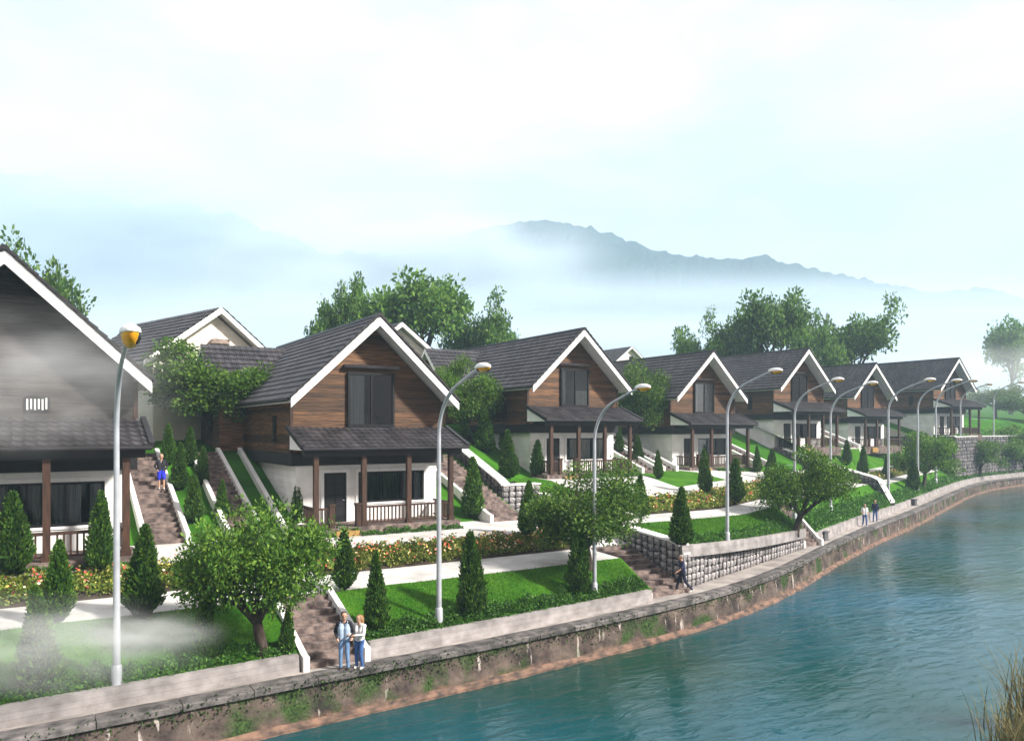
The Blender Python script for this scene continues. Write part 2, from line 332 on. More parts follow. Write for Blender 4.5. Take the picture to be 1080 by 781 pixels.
def profile(a, L):
    E = e(a); F = front(a, L)
    if L == 1:
        P = [(F, 0.46), (27.4, 1.55), (30.0, 1.68), (31.6, 2.42), (36.0, 2.6), (45, 6.1), (60, 7.7), (160, 16)]
    elif L == 2:
        s = max(0.0, E-27.6); H = bh(a, 2); B = base(a, 2); c = min(41.5+s, H-0.4)
        P = [(F, zf(a)), (31.3+s, 2.45), (33.3+s, 2.6), (36.0+s, 3.3), (38.2+s, 3.5), (max(c, 38.4+s), B-0.1), (max(H, 38.6+s), B), (H+9.2, B+3.4), (H+24, B+5), (175, 19)]
    elif L == 3:
        H = bh(a, 3); B = base(a, 3)
        P = [(F, 0.5), (E+4.2, 1.9), (E+5.7, 2.0), (E+7, 2.7), (E+8.4, 2.9), (H-0.4, B-0.1), (H, B), (H+9, B+3.4), (H+24, B+5), (185, 19)]
    else:
        H = bh(a, 4)
        P = [(F, 0.5), (E+2.25, 0.6), (E+2.4, 6.3), (E+3.0, 6.5), (H-.4, 6.6), (H, 6.6), (H+9, 9.5), (H+24, 11), (185, 19)]
    return P
def level(a, b):
    if a < (26 if b < 38.3 else 23.6): return 1
    if a < 66: return 2
    if a < 107: return 3
    return 4
def zt(a, b, L=None):
    L = L or level(a, b); P = profile(a, L)
    if b < P[0][0]: return 0.0 if b > e(a) else WATER
    return float(np.interp(b, [p[0] for p in P], [p[1] for p in P]))
def ray(px, d):
    u = (px-540)/FPX; return (d*(FX+u*FY), d*(FY-u*FX))
def G(px, py):
    """where the sight line through a photo point meets the ground -> a, b, z, distance"""
    v = (HZ-py)/FPX; d = 14.0
    while d < 200:
        a, b = ray(px, d); z = EYE+v*d
        if z <= zt(a, b): return a, b, zt(a, b), d
        d += 0.08
    return a, b, zt(a, b), d
def arange(a0, a1, step): n = max(1, int(math.ceil((a1-a0)/step))); return [a0+(a1-a0)*i/n for i in range(n+1)]
def strip(name, L, i, j, a0, a1, m, step=1.6, nb=3, jit=0.0, lift=0.0, kind='structure', label=None):
    """sheet of ground between profile points i and j of level L"""
    A = arange(a0, a1, step); V = []; F = []; W = nb*(j-i)+1
    for a in A:
        P = profile(a, L)
        for k in range(i, j):
            for q in range(nb):
                t = q/nb; V.append((a, P[k][0]*(1-t)+P[k+1][0]*t, P[k][1]*(1-t)+P[k+1][1]*t+lift))
        V.append((a, P[j][0], P[j][1]+lift))
    for x in range(len(A)-1):
        for y in range(W-1): c = x*W+y; F.append((c, c+W, c+W+1, c+1))
    if jit:
        V = [(p[0], p[1], p[2]+jit*(math.sin(p[0]*1.7+p[1]*2.3)+math.sin(p[0]*.6-p[1]*1.1))) for p in V]
    me = bpy.data.meshes.new(name); me.from_pydata(V, [], F); me.polygons.foreach_set('use_smooth', [True]*len(F)); me.update()
    o = mobj(name, me, m); tag(o, label, None, None, kind); return o
SA = (7.45, 9.25)      # lower stair by the couple
SB = (23.4, 25.96)      # lower stair at the gabion wall
SC = (42.0, 43.6)      # short stair on the second terrace
for (a0, a1) in ((-70, SA[0]-.1), (SA[1]+.1, SB[0]-.1)): strip('lawn', 1, 0, 1, a0, a1, 'lawn', 0.8, 5, 0.012)
strip('garden_path', 1, 1, 2, -70, SB[0]-.1, 'path')
for (a0, a1) in ((-70, 6.9), (9.7, 22.6)): strip('flower_bed_soil', 1, 2, 3, a0, a1, 'soil')
for (a0, a1) in ((6.9, 9.7), (22.6, 25.9)): strip('garden_path', 1, 2, 3, a0, a1, 'path')
strip('garden_path', 1, 3, 4, -70, 25.9, 'path')
strip('hillside', 1, 4, 5, -70, 23.55, 'hill_grass', 1.2, 10, 0.02)
strip('hillside', 1, 5, 7, -150, 23.55, 'hill_grass', 6, 12, 0.1)
for (a0, a1) in ((26.1, SC[0]-.1), (SC[1]+.1, 65.9)): strip('lawn', 2, 0, 1, a0, a1, 'lawn', 0.8, 5, 0.012)
strip('garden_path', 2, 1, 2, 26.1, 65.9, 'path')
strip('flower_bed_soil', 2, 2, 3, 29.5, 62, 'soil'); strip('garden_path', 2, 2, 3, 26.1, 29.5, 'path'); strip('garden_path', 2, 2, 3, 62, 65.9, 'path')
strip('garden_path', 2, 3, 4, 26.1, 65.9, 'path')
for (q0, q1, qm) in ((26.1, 29.3, 'lawn'), (29.3, 38.4, 'path'), (38.4, 47.4, 'lawn'), (47.4, 57, 'path'), (57, 65.9, 'lawn')): strip('lawn' if qm == 'lawn' else 'garden_path', 2, 4, 6, q0, q1, qm)
strip('hillside', 2, 6, 7, 23.75, 65.9, 'hill_grass', 1.2, 10, 0.02)
strip('hillside', 2, 7, 9, 23.75, 65.9, 'hill_grass', 5, 12, 0.1)
strip('lawn', 3, 0, 1, 66.1, 106.9, 'lawn', 1.2, 4); strip('garden_path', 3, 1, 2, 66.1, 106.9, 'path'); strip('flower_bed_soil', 3, 2, 3, 66.1, 106.9, 'soil')
strip('garden_path', 3, 3, 4, 66.1, 106.9, 'path'); strip('lawn', 3, 4, 5, 66.1, 106.9, 'lawn'); strip('garden_path', 3, 5, 6, 66.1, 106.9, 'path')
strip('hillside', 3, 6, 7, 66.1, 106.9, 'hill_grass', 2, 8, 0.02); strip('hillside', 3, 7, 9, 66.1, 106.9, 'hill_grass', 6, 12, 0.1)
strip('lawn', 4, 0, 1, 107.1, 400, 'lawn', 3); strip('hillside', 4, 3, 6, 107.1, 400, 'hill_grass', 3); strip('hillside', 4, 6, 8, 107.1, 400, 'hill_grass', 6, 12, 0.1)
# promenade along the water
def bank_sheet(name, m, off0, z0, off1, z1, a0=-120, a1=400, step=1.5):
    A = arange(a0, a1, step); V = []; F = []
    for a in A:
        o0 = off0(a) if callable(off0) else off0; o1 = off1(a) if callable(off1) else off1
        V += [(a, e(a)+o0, z0), (a, e(a)+o1, z1)]
    for i in range(len(A)-1): F.append((2*i, 2*i+2, 2*i+3, 2*i+1))
    me = bpy.data.meshes.new(name); me.from_pydata(V, [], F); me.update(); return mobj(name, me, m)
tag(bank_sheet('promenade', 'promenade', 0.30, 0.0, 3.2, 0.0), None, None, None, 'structure')
# water
me = bpy.data.meshes.new('river'); A = arange(-300, 700, 20)
me.from_pydata([(-400, -300, WATER), (900, -300, WATER), (900, 70, WATER), (-400, 70, WATER)], [], [(0, 1, 2, 3)]); me.update()
tag(mobj('river', me, 'water'), None, None, None, 'structure')
# mountains: one long wooded range with a fainter one behind it
def vnoise(x, y, seed):
    """smooth value noise on numpy arrays"""
    xi, yi = np.floor(x), np.floor(y); fx, fy = x-xi, y-yi; fx = fx*fx*(3-2*fx); fy = fy*fy*(3-2*fy)
    def h(a, b): return np.modf(np.abs(np.sin(a*127.1+b*311.7+seed*17.3)*43758.5453))[0]
    return (h(xi, yi)*(1-fx)+h(xi+1, yi)*fx)*(1-fy)+(h(xi, yi+1)*(1-fx)+h(xi+1, yi+1)*fx)*fy
def mountain(name, tab, R, u0, u1, nu, d0, nd, back, bumps, seed, cell):
    U = np.linspace(u0, u1, nu)[:, None]; px = 540+U*FPX
    Hy = np.interp(px, [t[0] for t in tab], [t[1] for t in tab]); t = np.linspace(0, 1, nd)[None, :]**0.62
    d = d0+(R+back-d0)*t+0*U
    Rr = R*(1+0.04*np.sin(U*5+seed)+0.02*np.sin(U*13+seed*2)); H = (HZ-Hy)/FPX*Rr
    s = np.clip((d-d0)/(Rr-d0), 0, 1); X = d*(FX+U*FY); Y = d*(FY-U*FX)
    spur = vnoise(X/130, Y/130, seed)+.5*vnoise(X/60, Y/60, seed+1)-.75
    f = s**0.9*(1+0.14*spur*np.sin(s*PI)); dn = np.clip((d-Rr)/back, 0, 1); z = H*f*(1-.6*dn)
    can = np.maximum(vnoise(X/cell, Y/cell, seed+2), vnoise(X/cell+.5, Y/cell+.37, seed+3))**1.5+.5*vnoise(X/cell*2.3, Y/cell*2.3, seed+5)
    z = z+bumps*can*np.clip(s*4, 0, 1)
    V = np.stack([X, Y, EYE+z-np.where(t < 1e-6, 3, 0)], 2)
    I = (np.arange(nu-1)[:, None]*nd+np.arange(nd-1)[None, :]).ravel(); F = np.stack([I, I+nd, I+nd+1, I+1], 1)
    me = bpy.data.meshes.new(name); me.from_pydata(V.reshape(-1, 3).tolist(), [], F.tolist()); me.update()
    return tag(mobj(name, me, 'mountain'), None, None, None, 'structure')
mountain('mountain', [(-400, 380), (150, 350), (380, 290), (500, 246), (545, 238), (580, 236), (620, 241), (660, 256), (700, 269), (740, 274), (780, 277), (803, 271), (830, 279), (870, 288), (900, 295), (950, 305), (990, 312), (1040, 306), (1080, 320), (1300, 345), (1800, 380)], 1150, -1.1, 1.5, 1300, 860, 70, 300, 7, 3, 12)
mountain('mountain', [(-400, 150), (0, 178), (60, 188), (120, 214), (200, 217), (260, 232), (330, 264), (420, 270), (480, 278), (560, 282), (700, 300), (1400, 330)], 1650, -1.1, 0.9, 900, 1470, 30, 200, 12, 7, 15)

# ------------------------------------------------------------------ river wall, kerb wall, gabions, stairs
rw = empty('river_wall', (0, 0, 0)); tag(rw, 'long stained concrete river wall with pale drip marks above the water', 'river wall')
def bank_solid(name, m, parent, prof, a0, a1, step, amp=0.0, seed=0):
    """closed band along the bank; prof = list of (offset, z) going round"""
    r = random.Random(seed); A = arange(a0, a1, step); V = []; F = []; n = len(prof)
    for a in A:
        for (o, z) in prof: V.append((a, e(a)+o+r.uniform(-amp, amp), z+r.uniform(-amp, amp)*0.5))
    for i in range(len(A)-1):
        for k in range(n): q = i*n+k; w = i*n+(k+1) % n; F.append((q, w, w+n, q+n))
    F.append(tuple(range(n))); F.append(tuple(range((len(A)-1)*n, len(A)*n))[::-1])
    me = bpy.data.meshes.new(name); me.from_pydata(V, [], F); me.update(); return mobj(name, me, m, parent)
bank_solid('wall_face', 'stained_wall', rw, [(0.05, -0.12), (0.00, -0.5), (-0.05, -1.0), (-0.06, -1.6), (0.9, -1.6), (0.9, -0.12)], -120, 400, 0.6, 0.025, 1)
bank_solid('ledge', 'ledge', rw, [(-0.16, -1.20), (-0.24, -1.26), (-0.27, -1.7), (0.2, -1.7), (0.2, -1.14), (-0.05, -1.13)], -120, 400, 0.5, 0.03, 2)
a = -30.0; k = 0
while a < 135:
    w = 1.6+0.5*random.random() if a < 60 else 2.6
    bank_solid('coping_slab', 'coping', rw, [(-0.10, 0.0), (-0.10, -0.14), (0.9, -0.14), (0.9, -0.02), (0.42, 0.035), (-0.06, 0.035)], a+0.012, a+w-0.012, 0.5, 0.008, k)
    a += w; k += 1
bank_solid('coping', 'coping', rw, [(-0.10, 0.0), (-0.10, -0.14), (0.9, -0.14), (0.9, -0.02), (0.42, 0.035)], 135, 400, 3, 0.01, 5)
bank_solid('coping', 'coping', rw, [(-0.10, 0.0), (-0.10, -0.14), (0.9, -0.14), (0.9, -0.02), (0.42, 0.035)], -120, -30.1, 3, 0.01, 6)

def kerb_wall(a0, a1, L, label, h0=0.0, courses=3):
    t = empty('low_wall', ((a0+a1)/2, e((a0+a1)/2)+1, 0)); tag(t, label, 'wall', 'white low walls along the promenade')
    off = Vector(t.location)
    for c in range(courses):
        V = []; F = []; A = arange(a0, a1, 1.0)
        for a in A:
            f = front(a, L); z1 = profile(a, L)[0][1]+0.06; z0 = h0(a) if callable(h0) else h0
            za = z0+(z1-z0)*c/courses+(0.005 if c else -0.15); zb = z0+(z1-z0)*(c+1)/courses
            y0 = f-0.24+0.02*c
            for p in ((y0, za), (y0, zb), (f+0.10, zb), (f+0.10, za)): V.append((a-off.x, p[0]-off.y, p[1]-off.z))
        for i in range(len(A)-1):
            for k in range(4): q = i*4+k; w = i*4+(k+1) % 4; F.append((q, q+4, w+4, w))
        F.append((0, 1, 2, 3)); F.append(tuple(range(len(A)*4-4, len(A)*4))[::-1])
        me = bpy.data.meshes.new('course'); me.from_pydata(V, [], F); me.update(); mobj('course', me, 'low_wall', t)
    return t
kerb_wall(-70, SA[0]-0.3, 1, 'low pale wall below the misty hedge, ending at the stair where the couple stands')
kerb_wall(SA[1]+0.3, SB[0]-0.35, 1, 'low pale wall between the couple on the stair and the walking man')
kerb_wall(26.0, SC[0]-0.3, 2, 'pale coping wall on top of the gabion beside the walking man', lambda a: zf(a)-0.34, 2)
kerb_wall(SC[1]+0.3, 65.8, 2, 'low pale wall below the hedge behind the two distant walkers')
kerb_wall(66.3, 160, 3, 'low pale wall along the far bend of the promenade')

STONE = []
for k in range(6):
    bm = bmesh.new(); bmesh.ops.create_cube(bm, size=1.0); bmesh.ops.bevel(bm, geom=bm.edges[:], offset=0.22, segments=1, affect='EDGES')
    for v in bm.verts: v.co += Vector((random.uniform(-.07, .07), random.uniform(-.07, .07), random.uniform(-.07, .07)))
    me = bpy.data.meshes.new('stone'); bm.to_mesh(me); bm.free(); me.materials.append(MATS['gabion_stone']); STONE.append(me)
SV = [np.array([v.co[:] for v in me.vertices]) for me in STONE]; SF = [[tuple(p.vertices) for p in me.polygons] for me in STONE]
def gabion(p0, p1, zlo, zhi, label, single=False, sm='gabion_stone', cw=0.44, ch=0.36, th=0.5, nrm=(0, -1), solid_to=None):
    """stone filled basket wall from p0 to p1 (plan), facing nrm; zlo(t), zhi(t) with t 0..1"""
    t0 = empty('gabion_wall', (p0[0], p0[1], zlo(0))); tag(t0, label, 'gabion wall', 'stone gabion walls between the terraces')
    O = Vector((p0[0], p0[1], zlo(0))); P0 = Vector((*p0, 0)); D = Vector((*p1, 0))-P0; Ln = D.length; N = Vector((*nrm, 0)); nseg = max(2, int(Ln/0.6))
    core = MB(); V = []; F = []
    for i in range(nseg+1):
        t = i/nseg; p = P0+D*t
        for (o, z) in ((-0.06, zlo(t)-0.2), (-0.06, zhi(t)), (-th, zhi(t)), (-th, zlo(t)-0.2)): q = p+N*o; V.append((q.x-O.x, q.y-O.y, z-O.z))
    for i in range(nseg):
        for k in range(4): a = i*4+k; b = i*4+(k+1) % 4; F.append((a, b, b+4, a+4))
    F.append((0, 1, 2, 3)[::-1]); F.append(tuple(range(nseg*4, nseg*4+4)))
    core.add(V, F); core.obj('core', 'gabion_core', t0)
    nx = max(1, round(Ln/cw)); big = MB(); wire = MB(); cnt = 0; ux = D.normalized()
    for i in range(nx):
        tm = (i+.5)/nx; z = zlo(tm); top = zhi(tm); ny = max(1, round((top-z)/ch)); hh = (top-z)/ny
        for j in range(ny):
            c = P0+D*tm+N*random.uniform(-.10, -.02); zc = z+hh*(j+.5); k = random.randrange(6)
            sx, sy, sz = Ln/nx*random.uniform(.86, .97), 0.2, hh*random.uniform(.84, .97)
            if single and cnt < 300:
                o = mobj('stone', STONE[k], None, t0); o.location = (c.x-O.x, c.y-O.y, zc-O.z); o.scale = (sx, sy, sz)
                o.rotation_euler = (0, random.uniform(-.08, .08), math.atan2(ux.y, ux.x)); cnt += 1
            else:
                vs = []
                for v in SV[k]: q = c+ux*(v[0]*sx)+N*(v[1]*sy); vs.append((q.x-O.x, q.y-O.y, zc+v[2]*sz-O.z))
                big.add(vs, SF[k])
        q = P0+D*(i/nx)+N*0.05-O; q2 = Vector((q.x, q.y, zlo(i/nx)-O.z))
        zz = zhi(i/nx)-O.z; s_ = ux*0.018
        wire.prism([(q.x-s_.x, q.y-s_.y, zlo(i/nx)-O.z), (q.x+s_.x, q.y+s_.y, zlo(i/nx)-O.z), (q.x+s_.x, q.y+s_.y, zz), (q.x-s_.x, q.y-s_.y, zz)], N*0.02)
    if big.v: tag(big.obj('stone_fill', sm, t0), kind='stuff')
    tag(wire.obj('wire_mesh', 'gabion_wire', t0), kind='stuff')
    # white capping slab along the sloping top
    V = []; F = []
    for i in range(nseg+1):
        t = i/nseg; p = P0+D*t; z = zhi(t)
        for (o, dz) in ((0.08, 0.0), (0.08, 0.09), (-th-0.06, 0.09), (-th-0.06, 0.0)): q = p+N*o; V.append((q.x-O.x, q.y-O.y, z+dz-O.z))
    for i in range(nseg):
        for k in range(4): a = i*4+k; b = i*4+(k+1) % 4; F.append((a, b, b+4, a+4))
    F.append((0, 1, 2, 3)[::-1]); F.append(tuple(range(nseg*4, nseg*4+4)))
    m = MB(); m.add(V, F); m.obj('capping', 'white_wall', t0)
    return t0
def lerp(x, xs): return lambda t: float(np.interp(t, xs, x))
f26 = front(26, 2)
gabion((26.0, f26-0.10), (26.0, 38.2), lambda t: max(0, zt(25.5, f26+(38.2-f26)*t, 1)-0.55)*min(1, max(0, (f26+(38.2-f26)*t-26.2)/3)), lambda t: max(zf(26)+0.02, zt(26.3, f26+(38.2-f26)*t, 2)+0.12), 'gabion wall running uphill beside the brown stair behind the walking man', True, nrm=(-1, 0))
gabion((26.0, f26-0.25), (SC[0]-0.3, front(SC[0], 2)-0.25), lambda t: 0.0, lambda t: zf(26+(SC[0]-26.3)*t)-0.36, 'low front gabion wall along the promenade where the man walks', True, nrm=(0.0, -1), ch=0.34)
gabion((23.62, 38.35), (26.3, 38.35), lambda t: 2.5, lambda t: 4.2, 'small grey gabion wall below the conifer slope beside the brown hillside stair', True, nrm=(0, -1))
gabion((23.62, 38.35), (23.62, 52), lambda t: zt(23.5, 38.35+13.65*t, 1)-0.1, lambda t: max(4.2, zt(23.8, 38.35+13.65*t, 2)+0.12), 'tall grey gabion wall climbing beside the hillside stair next to the second house', False, 'gabion_grey', nrm=(-1, 0))
f66 = front(66, 3)
gabion((66.0, f66-0.1), (66.0, 52), lambda t: zt(65.5, f66+(52-f66)*t, 2)*0.92, lambda t: float(np.interp(f66+(52-f66)*t, [f66, f66+1.3, f66+6, 52], [0.9, 3.0, 4.0, 5.5])), 'dark gabion wall with sloping pale cap behind the two distant walkers', False, 'gabion_grey', nrm=(-1, 0), th=0.6)
gabion((107.0, e(107)+2.4), (107.0, 66), lambda t: zt(106.5, e(107)+2.4+(66-e(107)-2.4)*t, 3)-.2, lambda t: 6.6, 'tall gabion wall at the side of the farthest house', False, 'gabion_grey', nrm=(-1, 0))
gabion((107.0, e(107)+2.35), (124.0, e(124)+2.35), lambda t: 0.4, lambda t: 6.5, 'long grey gabion wall below the farthest house on the bend', False, 'gabion_grey', nrm=(0, -1), cw=0.6, ch=0.5)
gabion((124.0, e(124)+2.35), (160.0, e(160)+2.35), lambda t: 0.4, lambda t: 6.5, 'grey gabion wall running on past the farthest house to the picture edge', False, 'gabion_grey', nrm=(0, -1), cw=0.6, ch=0.5)

def stair(a0, a1, b0, z0, b1, z1, n, label, cheek=(0.18, 0.18), ch=0.22, group='stone stairs with pale side walls', skirt=0.8):
    if z0 > 1: z1 += .10; b0 -= .15
    t = empty('stone_stair', ((a0+a1)/2, b0, z0)); tag(t, label, 'stair', group); ox, oy, oz = t.location
    sd = (b1-b0)/n; sh = (z1-z0)/n
    for i in range(n):
        r = random.uniform(-.015, .015)
        m = MB(); m.box(a0-ox, a1-ox, b0+sd*i-oy+r, b0+sd*(i+1)-oy+0.06, max(z0-.2, z0+sh*i-skirt)-oz, z0+sh*(i+1)-oz+r*0.5)
        m.obj('step', 'stair_stone', t)
    for s, w in ((0, cheek[0]), (1, cheek[1])):
        if w <= 0: continue
        x0 = a0-w if s == 0 else a1+0.004; x1 = a0-0.004 if s == 0 else a1+w
        m = MB(); P = [(x0-ox, b0-0.25-oy, -skirt), (x0-ox, b0-0.25-oy, sh+ch), (x0-ox, b0-oy, sh+ch+.04), (x0-ox, b1-oy, z1-oz+ch), (x0-ox, b1+0.2-oy, z1-oz+ch), (x0-ox, b1+.2-oy, z1-oz-skirt-.3)]
        m.prism(P, (x1-x0, 0, 0)); m.obj('side_wall', 'white_wall', t)
    return t
stair(SA[0], SA[1], 23.75, 0.0, 27.5, 1.56, 9, 'brown stone stair with pale side walls behind the couple', (0.2, 0.2), 0.28)
stair(SB[0], SB[1], 25.6, 0.0, 30.1, 1.66, 10, 'brown stone stair beside the gabion wall behind the walking man', (0.15, 0.0), 0.12)
stair(SC[0], SC[1], front(42.8, 2)-0.2, 0.0, 31.3+max(0, e(42.8)-27.6)+0.1, 2.45, 12, 'short stair with diagonal pale side wall near the round tree by the promenade bend', (0.18, 0.18), 0.2)
stair(4.35, 5.85, 36.0, 2.6, 45.2, 6.15, 20, 'wide brown hillside stair with the man in blue shorts on it', (0.2, 0.2), 0.25)
stair(7.75, 9.0, 36.0, 2.6, 45.2, 6.15, 20, 'brown hillside stair at the side of the second house behind the small conifers', (0.2, 0.2), 0.25)
box = MB(); box.prism([(0, 0, -0.5), (0, 0, 0.35), (0, 9.2, 3.9), (0, 9.2, 2.6)], (0.22, 0, 0)); o = box.obj('garden_wall', 'white_wall', None, loc=(10.15, 36.0, 2.6)); tag(o, 'sloping pale garden wall against the side of the second house', 'wall')
stair(21.0, 23.1, 35.4, 2.6, 46.0, 6.3, 22, 'brown hillside stair between the second and third brown houses', (0.2, 0.0), 0.2)
stair(39.6, 40.9, 44.2, 4.2, 53, 7.5, 18, 'pale walled hillside stair just past the third brown house', (0.25, 0.25), 0.25)
stair(45.0, 46.2, 47.6, 4.05, 56.5, 7.2, 18, 'pale walled hillside stair before the fourth brown house', (0.25, 0.3), 0.25)
stair(58.6, 60.0, 49.4, 4.05, 58.4, 7.4, 18, 'hillside stair between the fourth and fifth brown houses', (0.25, 0.25), 0.25)
stair(78.5, 80.5, 53.4, 5.4, 62.2, 8.7, 18, 'hillside stair between the fifth and sixth brown houses', (0.25, 0.25), 0.25)

# ------------------------------------------------------------------ roofs
def tile_field(p0, along, up, L, H, tw=0.36, chh=0.42, amp=0.035):
    """pan tiles on a roof slope: p0 lower corner, unit vectors along the eave and up the slope"""
    p0, along, up = Vector(p0), Vector(along).normalized(), Vector(up).normalized(); nrm = along.cross(up).normalized()
    if nrm.z < 0: nrm = -nrm
    nx = max(1, round(L/tw)); ny = max(1, round(H/chh)); tw = L/nx; chh = H/ny; V = []; F = []
    prof = [(0.0, 0.25), (0.22, 1.0), (0.45, 0.55), (0.75, 0.0), (1.0, 0.25)]
    for j in range(ny):
        for i in range(nx):
            n0 = len(V); jit = random.uniform(-0.006, 0.006)
            for (lift, v) in ((0.075, -0.05), (0.02, 1.0), (0.02, -0.05)):
                for (x, h) in prof:
                    hh = lift+(h*amp if lift > 0.03 or v > 0.5 else h*amp-0.05)+jit
                    V.append(p0+along*((i+x*0.985)*tw)+up*((j+v)*chh)+nrm*hh)
            for k in range(4):
                F.append((n0+k, n0+k+1, n0+6+k, n0+5+k)); F.append((n0+10+k, n0+11+k, n0+k+1, n0+k))
    m = MB(); m.add(V, F); return m
HW, EZ, AP, LEN = 4.3, 6.1, 10.15, 18.0
SL = Vector((HW, 0, -(AP-EZ))); SLn = SL.length; SLOPE = (AP-EZ)/HW
def gable_z(x): return AP-abs(x)*SLOPE
def plank_rows(parent, name, m, half, y, z0, z1, h, facing, clip=None, x0=None, th=0.03):
    """horizontal boards on a wall; facing 'y-' front, 'x-' / 'x+' side (then half=(y0,y1), y = x of the wall)"""
    n = max(1, round((z1-z0)/h)); h = (z1-z0)/n
    for i in range(n):
        a = z0+i*h+0.004; b = z0+(i+1)*h-0.004; d = random.uniform(0, 0.012)
        mb = MB()
        if facing == 'y-':
            wa = min(half, clip(a)) if clip else half; wb = min(half, clip(b)) if clip else half
            if wa < 0.08: continue
            wb = max(wb, 0.02)
            mb.prism([(-wa, y-th-d, a), (wa, y-th-d, a), (wb, y-th-d+0.008, b), (-wb, y-th-d+0.008, b)], (0, th, 0))
        else:
            s = -1 if facing == 'x-' else 1; y0, y1 = half
            mb.prism([(y+s*(th+d), y0, a), (y+s*(th+d), y1, a), (y+s*(th+d-0.008), y1, b), (y+s*(th+d-0.008), y0, b)], (-s*th, 0, 0))
        mb.obj(name, m, parent)
def window(parent, x0, x1, z0, z1, y, cols, rows=1, fw=0.09, curtains=(), inner='interior', sill=False):
    w = MB(); 
    w.box(x0, x1, y-0.07, y+0.05, z0, z0+fw).box(x0, x1, y-0.07, y+0.05, z1-fw, z1).box(x0, x0+fw, y-0.068, y+0.05, z0+fw, z1-fw).box(x1-fw, x1, y-0.068, y+0.05, z0+fw, z1-fw)
    W = w.obj('window', 'black_metal', parent)
    cw = (x1-x0-2*fw)/cols; rh = (z1-z0-2*fw)/rows
    for i in range(cols):
        for j in range(rows):
            xa, xb, za, zb = x0+fw+i*cw, x0+fw+(i+1)*cw, z0+fw+j*rh, z0+fw+(j+1)*rh
            box_obj('pane', 'glass', W, xa, xb, y-0.012, y-0.004, za, zb)
    for i in range(1, cols): box_obj('mullion', 'black_metal', W, x0+fw+i*cw-0.035, x0+fw+i*cw+0.035, y-0.06, y+0.0, z0+fw, z1-fw)
    for (c, xa, xb) in curtains:
        q = MB(); n = 14; V = []
        for i in range(n+1):
            xx = xa+(xb-xa)*i/n; yy = y+0.16+0.035*math.sin(i*2.2); V += [(xx, yy, z0+fw), (xx, yy, z1-fw)]
        q.add(V, [(2*i, 2*i+2, 2*i+3, 2*i+1) for i in range(n)]); q.obj('curtain', c, W)
    if sill: box_obj('sill', 'white_paint', W, x0-0.12, x1+0.12, y-0.16, y-0.002, z0-0.09, z0-0.002)
    return W
